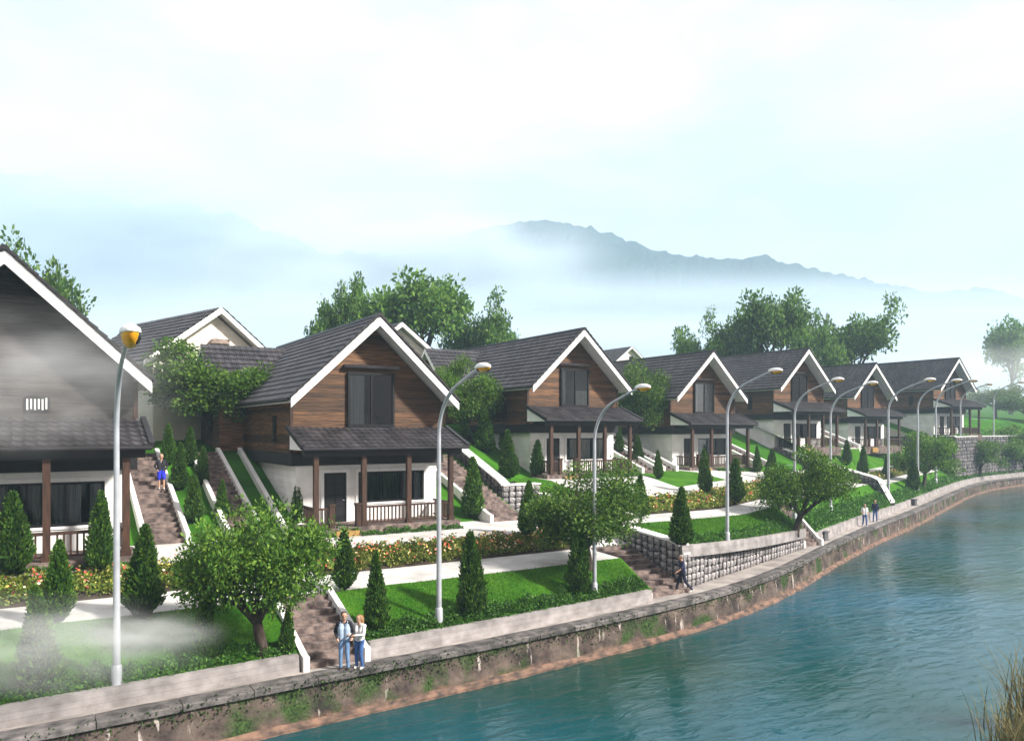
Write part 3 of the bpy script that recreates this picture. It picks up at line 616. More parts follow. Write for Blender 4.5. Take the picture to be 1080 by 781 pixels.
def house(vent_only=False, wood='wood', chimney=False, pale_reflections=()):
    R = empty('brown_house')
    # lower storey: white rendered front with door and window, boarded sides
    lw = MB(); y = 1.3; t = 0.25
    D0, D1, DZ = -2.35, -1.22, 2.55; X0, X1, Z0, Z1 = -0.62, 2.95, 1.02, 2.55
    lw.box(-3.65, D0, y, y+t, -1, 3.0).box(D0, D1, y, y+t, DZ, 3.0).box(D1, X0, y, y+t, -1, 3.0).box(X0, X1, y, y+t, -1, Z0).box(X0, X1, y, y+t, Z1, 3.0).box(X1, 3.65, y, y+t, -1, 3.0)
    lw.box(-3.65, -3.4, y+t, 17.0, -1, 3.0).box(3.4, 3.65, y+t, 17.0, -1, 3.0).box(-3.65, 3.65, 16.8, 17.05, -1, 3.0)
    LW = lw.obj('lower_wall', 'white_wall', R)
    plank_rows(LW, 'board', 'white_wall', (1.32, 17.0), -3.65, -0.9, 2.95, 0.29, 'x-')
    plank_rows(LW, 'board', 'white_wall', (1.32, 17.0), 3.65, -0.9, 2.95, 0.29, 'x+')
    room = MB(); room.box(-3.3, 3.3, 2.6, 2.65, 0.1, 3.0); room.obj('room_back', 'interior', R)
    tr = MB(); tr.box(D0-.16, D0, y-.05, y-.003, 0.15, DZ+.16).box(D1, D1+.16, y-.05, y-.003, .15, DZ+.16).box(D0, D1, y-.05, y-.003, DZ, DZ+.16); tr.obj('door_surround', 'white_paint', R)
    tr = MB(); tr.box(X0-.14, X1+.14, y-.05, y-.003, Z1, Z1+.14).box(X0-.14, X0, y-.05, y-.003, Z0-.16, Z1).box(X1, X1+.14, y-.05, y-.003, Z0-.16, Z1).box(X0, X1, y-.05, y-.003, Z0-.16, Z0); tr.obj('window_surround', 'white_paint', R)
    dr = MB(); dr.box(D0, D1, y+.03, y+.09, .15, DZ); DR = dr.obj('door', 'black_metal', R)
    for i in range(2):
        for j in range(4): xx = D0+.14+i*.46; zz = .42+j*.53; box_obj('panel', 'band', DR, xx, xx+.38, y+.012, y+.029, zz, zz+.45)
    MB().tube([(D1-.12, y+.02, 1.2), (D1-.12, y-.05, 1.2), (D1-.2, y-.05, 1.2)], .018, 6).obj('handle', 'galvanised', DR)
    window(R, X0, X1, Z0, Z1, y+.06, 3, 1, .09, (('curtain_green', X0+.1, X0+1.2), ('curtain_green', X0+1.4, X0+2.3), ('curtain', X0+2.5, X0+2.85), ('curtain', X1-.45, X1-.1)), sill=True)
    # storey band
    bd = MB(); bd.box(-3.98, 3.98, 1.12, 1.32, 2.92, 3.5).box(-3.98, -3.6, 1.32, 17.1, 2.92, 3.5).box(3.6, 3.98, 1.32, 17.1, 2.92, 3.5); bd.obj('storey_band', 'band', R)
    # upper storey
    uw = MB(); uw.prism([(-3.86, 1.24, 3.5), (3.86, 1.24, 3.5), (3.86, 1.24, gable_z(3.86)-.32), (0, 1.24, AP-.32), (-3.86, 1.24, gable_z(3.86)-.32)], (0, 15.7, 0)); UW = uw.obj('upper_wall', 'band', R)
    plank_rows(UW, 'plank', wood, 3.9, 1.24, 3.5, AP-.4, .225, 'y-', lambda z: (AP-.34-z)/SLOPE)
    plank_rows(UW, 'plank', wood, (1.25, 16.9), -3.86, 3.5, gable_z(3.86)-.36, .225, 'x-')
    plank_rows(UW, 'plank', wood, (1.25, 16.9), 3.86, 3.5, gable_z(3.86)-.36, .225, 'x+')
    for s in (-1, 1): box_obj('corner_board', 'dark_wood', UW, s*3.94-.07, s*3.94+.07, 1.17, 1.33, 3.5, gable_z(3.94)-.34)
    if vent_only:
        V = box_obj('vent', 'black_metal', R, 0.55, 1.28, 1.13, 1.20, 4.98, 5.48)
        for k in range(6): box_obj('vent_slat', 'white_paint', V, .60+k*.11, .65+k*.11, 1.10, 1.13, 5.03+(0.03 if k % 2 else 0), 5.40+(0.04 if k == 5 else 0))
    else:
        bk = MB().box(-1.2, 1.2, 1.185, 1.19, 4.8, 7.45).obj('window_back', 'interior', R)
        window(R, -1.22, 1.22, 4.78, 7.45, 1.12, 2, 1, .11)
        for bx_ in pale_reflections: box_obj('pale_reflection', 'curtain', R, bx_[0], bx_[1], 1.150, 1.165, bx_[2], bx_[3])  # pale sheets in curtain colour stand in for reflections in the panes
        box_obj('window_hood', 'lamp_dark', R, -1.42, 1.42, .92, 1.2, 7.66, 7.80)
    for (yy) in (4.2,):
        w = MB().box(-3.96, -3.90, yy-.28, yy+.28, 4.0, 5.35).obj('side_window', 'black_metal', R); box_obj('pane', 'glass', w, -3.975, -3.965, yy-.2, yy+.2, 4.1, 5.25)
    # main roof
    up = (Vector((0, 0, AP))-Vector((HW, 0, EZ))).normalized()
    for s in (-1, 1):
        m = MB(); P = [(0, 0.02, AP-.02), (s*HW, 0.02, EZ-.02), (s*HW, 0.02, EZ-.24), (0, 0.02, AP-.26)]
        m.prism(P if s > 0 else P[::-1], (0, LEN, 0)); RS = m.obj('roof_slope', 'white_paint', R)
        ups = Vector((s*up.x, 0, up.z))
        f = tile_field((s*(HW+.06), -0.06 if s > 0 else LEN+.04, EZ-.05), (0, s, 0), ups, LEN+.1, SLn+.06); tag(f.obj('tile', 'tile', RS), kind='stuff')
        # fascia on the front gable edge, gutter along the eave
        fb = MB(); q = [(0, -0.035, AP-.10), (s*(HW+.02), -0.035, EZ-.10), (s*(HW+.02), -0.035, EZ-.46), (0, -0.035, AP-.48)]
        fb.prism(q if s > 0 else q[::-1], (0, .05, 0)); fb.obj('fascia_board', 'white_paint', RS)
        vt = MB(); n = 15
        for k in range(n):
            c = Vector((s*HW, -.07, EZ))+ups*(SLn*(k+.5)/n); a_ = ups*(SLn/n*.52); nn = Vector((s*up.z, 0, -up.x))*.10
            vt.prism([c-a_+nn*.3, c+a_-nn*.1, c+a_+nn*.8, c-a_+nn*1.25], (0, .14, 0))
        tag(vt.obj('verge_tile', 'tile_edge', RS), kind='stuff')
        MB().tube([(s*(HW+.10), .1, EZ-.10), (s*(HW+.10), LEN-.1, EZ-.10)], .075, 8).obj('gutter', 'tile_edge', RS)
    rc = MB(); n = 40
    for k in range(n): y0 = -.08+LEN*k/n; rc.prism([(-.17, y0, AP-.03), (.17, y0, AP-.03), (.08, y0, AP+.12), (-.08, y0, AP+.12)], (0, LEN/n*.96, 0))
    tag(rc.obj('ridge_cap', 'tile_edge', R), kind='stuff')
    # cross wing at the back
    WY, WZ, WH, WX = 13.6, 9.7, 3.1, -5.7
    wd = MB(); wd.prism([(WX+.5, WY-WH+.35, 2.4), (WX+.5, WY-WH+.35, WZ-WH*.94+.1), (WX+.5, WY, WZ-.25), (WX+.5, WY+WH-.35, WZ-WH*.94+.1), (WX+.5, WY+WH-.35, 2.4)], (3.4, 0, 0)); wd.obj('wing_wall', wood, R)
    for s in (-1, 1):
        m = MB(); P = [(WX, WY, WZ), (WX, WY+s*WH, WZ-WH*.94), (WX, WY+s*WH, WZ-WH*.94-.2), (WX, WY, WZ-.22)]
        m.prism(P if s < 0 else P[::-1], (5.5, 0, 0)); RS = m.obj('wing_roof', 'white_paint', R)
        ups = Vector((0, -s, .94)).normalized()
        if s < 0: f = tile_field((WX-.04, WY-WH-.05, WZ-WH*.94-.04), (1, 0, 0), ups, 5.5, WH*1.3725+.05)
        else: f = tile_field((WX+5.5, WY+WH+.05, WZ-WH*.94-.04), (-1, 0, 0), ups, 5.5, WH*1.3725+.05)
        tag(f.obj('tile', 'tile', RS), kind='stuff')
        fb = MB(); q = [(WX-.03, WY, WZ-.08), (WX-.03, WY+s*WH, WZ-WH*.94-.08), (WX-.03, WY+s*WH, WZ-WH*.94-.36), (WX-.03, WY, WZ-.38)]
        fb.prism(q if s < 0 else q[::-1], (.04, 0, 0)); fb.obj('fascia_board', 'white_paint', RS)
    if chimney:
        c = MB(); c.box(-4.6, -3.8, 15.6, 16.4, 7.5, 10.0).box(-4.75, -3.65, 15.45, 16.55, 10.0, 10.18).box(-4.65, -3.75, 15.55, 16.45, 10.18, 10.3); c.obj('chimney', 'chimney_stone', R)
    # porch
    fl = MB(); fl.box(-3.85, 3.85, -1.0, 1.3, -.7, .15); fl.obj('porch_floor', 'stair_stone', R)
    box_obj('doorstep', 'doorstep', R, -2.6, -1.5, -1.22, -1.0, -.5, .02)
    PX = [-3.42, -1.14, 1.14, 3.42]
    for x in PX: 
        p = MB(); p.box(x-.11, x+.11, -.91, -.69, .15, 3.42); P_ = p.obj('post', 'dark_wood', R)
        box_obj('post_base', 'dark_wood', P_, x-.15, x+.15, -.95, -.65, .151, .36)
    bm_ = MB(); bm_.box(-4.0, 4.0, -.93, -.67, 3.42, 3.74); bm_.obj('porch_beam', 'band', R)
    for x in (-3.42, 3.42): box_obj('porch_beam', 'band', R, x-.1, x+.1, -.67, 1.12, 3.44, 3.70)
    pz0, pz1, py0, py1, ph = 3.80, 4.72, -1.28, 1.14, 4.16
    m = MB(); m.prism([(-ph, py0, pz0), (-ph, py1, pz1), (-ph, py1, pz1-.12), (-ph, py0, pz0-.12)], (2*ph, 0, 0)); PR = m.obj('porch_roof', 'tile_edge', R)
    ups = Vector((0, py1-py0, pz1-pz0)); f = tile_field((-ph-.02, py0-.04, pz0), (1, 0, 0), ups, 2*ph+.04, ups.length, .34, .40, .045); tag(f.obj('tile', 'tile', PR), kind='stuff')
    for s in (-1, 1):
        x = s*(ph-.12); c = MB(); q = [(x, py0+.12, pz0-.10), (x, py1, pz1-.14), (x, py1, pz0-.10)]
        c.prism(q if s > 0 else q[::-1], (s*-.04, 0, 0)); c.obj('porch_cheek', 'white_paint', PR)
        v = MB(); v.slab((s*ph-.09, py0-.06, pz0+.13), (.18, 0, 0), (0, ups.y, ups.z), .2); v.obj('verge_board', 'tile_edge', PR)
    MB().tube([(-ph, py0-.06, pz0-.04), (ph, py0-.06, pz0-.04)], .06, 8).obj('gutter', 'tile_edge', PR)
    def rail(x0, x1, y0, y1):
        L_ = math.hypot(x1-x0, y1-y0); r = MB()
        if abs(x1-x0) > abs(y1-y0): r.box(x0, x1, y0-.045, y0+.045, .98, 1.07); lo_ = (x0, x1, y0-.035, y0+.035, .26, .33)
        else: r.box(x0-.045, x0+.045, y0, y1, .98, 1.07); lo_ = (x0-.035, x0+.035, y0, y1, .26, .33)
        RA = r.obj('railing', 'dark_wood', R); box_obj('bottom_rail', 'dark_wood', RA, *lo_); n = max(2, round(L_/.19))
        for i in range(1, n):
            t = i/n; x = x0+(x1-x0)*t; yy = y0+(y1-y0)*t
            o = mobj('baluster', BAL, None, RA); o.location = (x, yy, .33)
    rail(-1.03, 1.03, -.8, -.8); rail(1.25, 3.31, -.8, -.8); rail(-3.31, -2.78, -.8, -.8); rail(3.42, 3.42, -.69, 1.1); rail(-3.42, -3.42, -.69, 1.1)
    for x in (-2.68, -1.42):
        n = MB(); n.box(x-.12, x+.12, -.92, -.68, .15, 1.15).box(x-.16, x+.16, -.96, -.64, 1.15, 1.23); n.obj('newel', 'dark_wood', R)
    return R
BAL = MB().box(-.03, .03, -.03, .03, 0, .65).mesh('baluster', ['dark_wood'])
H2 = house(chimney=True, pale_reflections=((-1.1, -.35, 4.9, 7.3),)); H1 = house(vent_only=True, wood='grey_wood'); H3 = house(pale_reflections=((.05, 1.1, 4.9, 5.9), (-1.1, -.8, 4.9, 7.3)))
HS = [(H1, -.66, 33.0, 2.62, 1.12), (H2, 14.76, 35.5, 2.78, 1.02), (H3, 33.5, 43.3, 4.3, 1.02)]
for (a, b, z, s) in ((52.2, 48.6, 4.1, 1.03), (70.6, 52.3, 5.5, 1.05), (93.5, 59.1, 5.2, 1.08), (115.8, 60.2, 6.65, 1.12)): HS.append((copy_tree(H3), a, b, z, s))
HL = ['grey-brown gabled house at the picture edge, wreathed in mist, with a white vent', 'brown gabled house with black front door, nearest full house, chimney behind its roof', 'brown gabled house just past the second street lamp, third along the row', 'brown gabled house fourth along the row, behind the second lawn', 'brown gabled house fifth along the row, before the dark gabion wall', 'brown gabled house sixth along the row, half hidden behind far lamp posts', 'farthest brown gabled house, standing high on the gabion wall at the bend']
for (h, a, b, z, s), l in zip(HS, HL):
    h.location = (a, b, z); h.scale = (s, s, s); tag(h, l, 'house', 'brown timber gabled houses in a row')

def cream_house(name, label, loc, s, detail=True, rz=0):
    R = empty(name, loc, rz, s); tag(R, label, 'house', 'cream houses up the hill')
    w = MB(); w.prism([(-4, .8, -3), (4, .8, -3), (4, .8, 4.2), (0, .8, 7.2), (-4, .8, 4.2)], (0, 11, 0)); W = w.obj('wall', 'cream', R)
    if detail:
        plank_rows(W, 'board', 'cream', 4.0, .8, 0, 7.1, .28, 'y-', lambda z: (7.15-z)/.75)
        plank_rows(W, 'board', 'cream', (.8, 11.8), -4.0, 0, 4.1, .28, 'x-')
    ups0 = Vector((4.9, 0, -3.7))
    for sg in (-1, 1):
        P = [(0, 0, 7.6), (sg*4.9, 0, 3.9), (sg*4.9, 0, 3.7), (0, 0, 7.38)]; m = MB(); m.prism(P if sg > 0 else P[::-1], (0, 12.4, 0)); RS = m.obj('roof_slope', 'white_paint', R)
        u = Vector((-sg*4.9, 0, 3.7)); f = tile_field((sg*4.95, -.05 if sg > 0 else 12.4, 3.88), (0, sg, 0), u, 12.4, u.length, .45, .5); tag(f.obj('tile', 'tile', RS), kind='stuff')
        q = [(0, -.04, 7.55), (sg*4.95, -.04, 3.82), (sg*4.95, -.04, 3.5), (0, -.04, 7.22)]; m = MB(); m.prism(q if sg > 0 else q[::-1], (0, .05, 0)); m.obj('fascia_board', 'white_paint', RS)
    wn_ = MB().box(-.1, .95, .70, .76, 4.75, 5.65).obj('window', 'black_metal', R); box_obj('pane', 'glass', wn_, .0, .4, .685, .695, 4.85, 5.55); box_obj('pane', 'glass', wn_, .45, .85, .685, .695, 4.85, 5.55)
    wn_ = MB().box(-2.9, -2.2, .70, .76, 1.2, 2.4).obj('window', 'white_paint', R); box_obj('pane', 'glass', wn_, -2.82, -2.28, .685, .695, 1.28, 2.32)
    return R
cream_house('cream_house', 'cream clapboard house with dark roof between the first two brown houses', (10.6, 51.6, 7.75), 1.0, True, 0.30)
cream_house('cream_house', 'cream house whose white gable edge peeks over the second house roof', (27.2, 60.5, 9.1), 1.0, False)
cream_house('cream_house', 'small far cream gable showing above the third house roof', (80, 91.3, 14.6), .78, False)

# ------------------------------------------------------------------ street lamps
def lamp(loc, s, label, head_big=1.0):
    R = empty('street_lamp', loc, 0, s); tag(R, label, 'street lamp', 'curved street lamps along the promenade')
    MB().tube([(0, 0, -.3), (0, 0, 3), (0, 0, 6.9)], [.105, .09, .072], 10, False).obj('pole', 'galvanised', R, True)
    b = MB(); b.tube([(0, 0, -.02), (0, 0, .5), (0, 0, .55)], [.15, .14, .10], 10, False); b.obj('base', 'galvanised', R, True)
    pts = []; 
    for k in range(13):
        t = k/12*PI*.40; pts.append((0, -2.4*(1-math.cos(t)), 6.9+1.95*math.sin(t)))
    x, y, z = pts[-1]; pts.append((0, y-.9, z+.30)); pts.append((0, y-1.25, z+.38))
    MB().tube(pts, [.07]*10+[.055]*5, 8, False).obj('arm', 'galvanised', R, True)
    hy, hz = pts[-1][1]-.30, pts[-1][2]+.05; g = head_big
    H = MB().ellipsoid((0, hy, hz), (.19*g, .46*g, .16*g), 12, 6, -.15, 1).obj('lamp_head', 'lamp_shell', R, True)
    l = MB(); l.ellipsoid((0, hy-.04*g, hz-.015), (.165*g, .40*g, (.15 if g == 1 else .30)*g), 12, 6, -1, .1); l.obj('lens', 'lamp_yellow', H, True)
    d = MB(); d.ellipsoid((.07*g, hy-.18*g, hz-.06*g), (.10*g, .16*g, (.115 if g == 1 else .20)*g), 8, 5); d.ellipsoid((-.10*g, hy+.10*g, hz-.05*g), (.05*g, .12*g, .10*g), 8, 5); d.obj('lens_frame', 'lamp_dark', H, True)
    return R
LAMPS = [(123, 722, 'tall lamp with yellow and black lens standing on the misty lawn'), (463, 656, 'street lamp on the lawn in front of the second brown house'), (627, 627, 'street lamp beside the big round tree and dark conifer'), (767, 571, 'street lamp on the second lawn in front of the fourth house')]
tops = [(345), (383), (405), (388)]
for (px, py, l), ty in zip(LAMPS, tops):
    a, b, z, d = G(px, py); dh = d-3.3*FY; zt_ = EYE+(HZ-ty)/FPX*dh
    lamp((a, b, z), min(1.3, (zt_-z)/9.3), l, 1.25 if px == 123 else 1.0)
def on_bank(px, off):
    d = 30.0
    while d < 180:
        a, b = ray(px, d)
        if b >= e(a)+off and a > 20: return a, b, d
        d += .1
    return a, b, d
FAR = [(838, 398, 'first lamp rising behind the round tree at the promenade bend'), (876, 402, 'second lamp rising just past the round tree by the bend'), (937, 399, 'lamp standing in front of the dark gabion wall by the two walkers'), (968, 400, 'lamp just past the dark gabion wall, third from the far end pair'), (987, 397, 'lamp crossing the side wall of the farthest house'), (1013, 404, 'lamp at the corner of the farthest house'), (1048, 402, 'last lamp on the bend near the picture edge')]
for px, ty, l in FAR:
    a, b, d = on_bank(px, 2.3); z = zt(a, b); dh = d-3.3*FY; lamp((a, b, z), min(1.35, max(.9, (EYE+(HZ-ty)/FPX*dh-z)/9.3)), l)

# ------------------------------------------------------------------ trees
def limb_path(p, d, L, n, wob, r):
    pts = [Vector(p)]; d = Vector(d).normalized()
    for k in range(n):
        d = (d+Vector((r.uniform(-wob, wob), r.uniform(-wob, wob), r.uniform(-wob, wob)*.7))).normalized(); pts.append(pts[-1]+d*(L/n))
    return pts, d
def make_tree(seed, h, spread, fork, tr, nleaf, ls, leafm, flat=0.55, tips_n=(4, 4), clump=0.5, lean=0.1, shape=1.0):
    """returns trunk mesh, crown mesh; total height about h, crown half width spread"""
    r = random.Random(seed); g = np.random.default_rng(seed); tk = MB(); tips = []
    p, d = limb_path((0, 0, -.25), (r.uniform(-lean, lean), r.uniform(-lean, lean), 1), fork+.25, 4, .16, r)
    tk.tube(p, [tr*1.5, tr*1.1, tr, tr*.92, tr*.85], 8); base_ = p[-1]
    n1 = tips_n[0]; ph = r.uniform(0, 6.28)
    for i in range(n1):
        t = ph+2*PI*i/n1+r.uniform(-.3, .3); el = r.uniform(.45, 1.2) if i < n1-1 else 1.35
        L1 = (h-fork)*r.uniform(.42, .58) if el > .9 else spread*r.uniform(.5, .65)
        q, dd = limb_path(base_, (math.cos(t)*math.cos(el), math.sin(t)*math.cos(el), math.sin(el)), L1, 4, .25, r)
        tk.tube(q, [tr*.62, tr*.5, tr*.42, tr*.35, tr*.28], 6)
        tips.append(q[-1])
        for j in range(tips_n[1]):
            s0 = q[2+j % 3]; tt = t+r.uniform(-1.3, 1.3); e2 = r.uniform(-.05, 1.15)
            L2 = spread*r.uniform(.35, .62)
            w, _ = limb_path(s0, (math.cos(tt)*math.cos(e2), math.sin(tt)*math.cos(e2), math.sin(e2)), L2, 3, .28, r)
            tk.tube(w, [tr*.27, tr*.2, tr*.14, tr*.06], 5); tips += [w[-1], w[-2]]
            for _ in range(2):
                tt2 = tt+r.uniform(-1.2, 1.2); e3 = r.uniform(-.1, .9)
                x, _ = limb_path(w[2], (math.cos(tt2)*math.cos(e3), math.sin(tt2)*math.cos(e3), math.sin(e3)), L2*.55, 2, .2, r); tk.tube(x, [tr*.12, tr*.08, tr*.03], 4); tips.append(x[-1])
    T = np.array([list(t) for t in tips]); zt_ = T[:, 2].max(); T[:, 2] *= (h-clump*.45)/zt_ if zt_ > h-clump*.45 else 1.0
    rad = np.hypot(T[:, 0], T[:, 1]).max(); k = min(1.0, spread/max(rad, .1)); 
    per = max(8, nleaf//len(T)); C = []; D = []; S = []
    for c in T:
        rr = clump*g.uniform(.65, 1.3); n = int(per*g.uniform(.6, 1.4))
        u = g.normal(size=(n, 3)); u /= np.linalg.norm(u, axis=1, keepdims=True)
        q = u*(g.random((n, 1))**.38)*rr; q[:, 2] *= flat; C.append(c+q)
        dd = u*np.array([1, 1, .6])+g.normal(size=(n, 3))*.5+np.array([0, 0, .15]); D.append(dd); S.append(g.uniform(.65, 1.35, n)*ls)
    Q = leaf_quads(np.concatenate(C), np.concatenate(D), np.concatenate(S), .55, .1)
    kx = spread/np.percentile(np.hypot(Q[:, 0], Q[:, 1]), 96); kz = h/np.percentile(Q[:, 2], 99.7); K = np.array([kx, kx, kz]); Q = Q*K
    tk.v = [(v[0]*kx, v[1]*kx, v[2]*kz if v[2] > 0 else v[2]) for v in tk.v]
    tm = tk.mesh('trunk', ['bark'], True); cm = np_mesh('crown', Q, 4, leafm)
    return tm, cm
def plant_tree(name, kit, loc, s, rz, label, cat='tree', group=None, sz=None):
    R = empty(name, loc, rz, s); R.scale = (s, s, sz or s); tag(R, label, cat, group)
    mobj('trunk', kit[0], None, R); mobj('crown', kit[1], None, R); return R
FE = [make_tree(100+k, 4.5, 2.5, .8, .20, 24000, .125, 'leaf_tree', .6, (6, 6), .66, .25) for k in range(3)]
FL = make_tree(120, 4.5, 2.5, 1.1, .15, 7500, .18, 'leaf_light', .55, (5, 4), .66, .2)
BT = [make_tree(140+k, 10, 4.2, 2.6, .26, 7000, .36, 'leaf_back', .75, (6, 5), .85, .1) for k in range(3)]
GT = 'broad leafy trees among the lawns'
def tree_px(kit, bx, by, topy, wpx, rz, label, name='broadleaf_tree', group=GT, kw=5.0, kh=4.5, wide=1.0):
    a, b, z, d = G(bx, by); H = (by-topy)*d/FPX; Wd = wpx*d/FPX
    return plant_tree(name, kit, (a, b, z), Wd/kw*wide, rz, label, 'tree', group, H/kh)
tree_px(FE[0], 278, 692, 534, 152, 0.4, 'large spreading dark trunked tree beside the couple on the stair')
tree_px(FE[1], 622, 600, 490, 125, 1.9, 'big bushy tree in front of the third house, left of a lamp pole')
tree_px(FE[2], 838, 566, 480, 98, 3.1, 'round bushy tree by the short stair at the promenade bend')
FB = make_tree(101, 4.5, 2.5, .9, .18, 19000, .15, 'leaf_light', .6, (6, 6), .66, .2)
tree_px(FB, 226, 470, 360, 138, 4.0, 'bright green tree in front of the cream house and chimney')
tree_px(FL, 974, 516, 456, 66, .9, 'pale hazy tree by the promenade beside the dark gabion wall')
for (q_, s_, r_, l_) in ((1032, 1.25, .3, 'low pale bushy tree between the far lamps, before the far gabion wall'), (1079, 1.5, 5.0, 'last pale bushy tree cut by the picture edge before the far wall')):
    a, b, d = on_bank(q_, 2.0); plant_tree('broadleaf_tree', FL, (a, e(a)+2.0, zt(a, e(a)+2.0)), s_, r_, l_, 'tree', GT)
a, b, d = on_bank(1060, 3.0)
b = e(a)+2.0; plant_tree('broadleaf_tree', FL, (a, b, zt(a, b)), 1.7, 2.2, 'pale tree at the picture edge before the far gabion wall', 'tree', GT)
for (px, d, topy, wpx, rz, l, kit) in ((497, 56, 378, 88, .2, 'green tree tucked between the second and third brown houses', FE[2]), (668, 70, 384, 70, 2.4, 'green tree tucked between the third and fourth brown houses', FE[0])):
    a, b = ray(px, d); z = zt(a, b); plant_tree('broadleaf_tree', kit, (a, b, z), wpx*d/FPX/5.0, rz, l, 'tree', GT, (EYE+(HZ-topy)/FPX*d-z)/4.5)
BGT = [(30, 62, 245, 95, 0, 'tree crown rising behind the misty first house roof', 0), (352, 82, 296, 62, 1, 'separate round tree crown behind the second house ridge', 1), (392, 88, 308, 40, 5, 'narrow tree crown beside the round one behind the second house', 2), (447, 86, 291, 100, 2, 'tallest tree crown behind the second house apex', 2), (505, 92, 312, 70, 3, 'tree crown sloping down toward the third house roof', 0), (535, 100, 335, 50, 3.6, 'low pale tree crown just above the third house ridge', 1),
       (745, 110, 345, 60, 4, 'low tree crown above the fourth house ridge', 1), (775, 112, 328, 60, .4, 'tree crown between the low crown and the tallest one', 0), (815, 108, 308, 75, 1.2, 'tallest tree crown behind the fourth and fifth houses', 2), (862, 116, 325, 60, 2.8, 'middle tree crown behind the fifth house roof', 1), (905, 120, 317, 75, 3.3, 'round tree crown above the fifth and sixth house roofs', 0),
       (1066, 190, 338, 40, 5.1, 'faint blue-green tall tree in the haze at the picture edge', 2), (1050, 150, 405, 55, 2, 'pale tree just past the farthest house', 1), (1085, 150, 415, 60, 3, 'pale tree at the picture edge beyond the farthest house', 0), (1022, 165, 415, 45, 4.4, 'small pale tree behind the porch of the farthest house', 2)]
for (px, d, topy, wpx, rz, l, k) in BGT:
    a, b = ray(px, d); z = zt(a, b); H = EYE+(HZ-topy)/FPX*d-z
    plant_tree('background_tree', BT[k], (a, b, z), max(wpx*d/FPX/8.0, H/16), rz, l, 'tree', 'trees on the hill behind the houses', H/10)

def make_conifer(seed, n=3400):
    """upright cypress, 3 m tall, about 1.1 m wide: dense upright sprays round a dark core"""
    g = np.random.default_rng(seed); r = random.Random(seed)
    t = g.random(n)**1.25; ang = g.uniform(0, 2*PI, n); ph = g.uniform(0, 6.28, 3)
    ex, bl = r.uniform(.58, .95), r.uniform(4, 9)
    def R(t): return .55*np.minimum(1, (t+.03)*bl)**.6*(1-t)**ex
    lob = 1+.12*np.sin(ang*3+ph[0]+t*7)+.13*np.sin(ang*5+ph[1]-t*15)+.08*np.sin(ang*9+t*23)+.10*(g.random(n)**4)
    rr = R(t)*lob*(.60+.40*g.random(n)**.5)
    C = np.stack([rr*np.cos(ang), rr*np.sin(ang), .12+t*2.72], 1)
    D = np.stack([np.cos(ang)*.55, np.sin(ang)*.55, np.full(n, 1.0)], 1)+g.normal(size=(n, 3))*.32
    Q = leaf_quads(C, D, g.uniform(.11, .25, n)*(1-.35*t), .42, .0)
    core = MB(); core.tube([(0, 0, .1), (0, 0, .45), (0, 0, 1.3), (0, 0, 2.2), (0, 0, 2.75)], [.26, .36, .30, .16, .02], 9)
    tm = MB().tube([(0, 0, -.2), (0, 0, .35)], [.07, .05], 7).mesh('trunk', ['bark'])
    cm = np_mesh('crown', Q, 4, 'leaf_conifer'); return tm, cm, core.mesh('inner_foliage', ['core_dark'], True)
CON = [make_conifer(200+k) for k in range(6)]
def conifer(a, b, z, h, w, label, k=0):
    R = empty('conifer', (a, b, z), random.uniform(0, 6.28)); R.scale = (w/1.1, w/1.1, h/2.95); R.rotation_euler[0] = random.uniform(-.05, .05); R.rotation_euler[1] = random.uniform(-.05, .05); tag(R, label, 'conifer', 'small upright conifers planted among the terraces')
    kit = CON[k % 6]; mobj('trunk', kit[0], None, R); c = mobj('crown', kit[1], None, R); mobj('inner_foliage', kit[2], None, c)
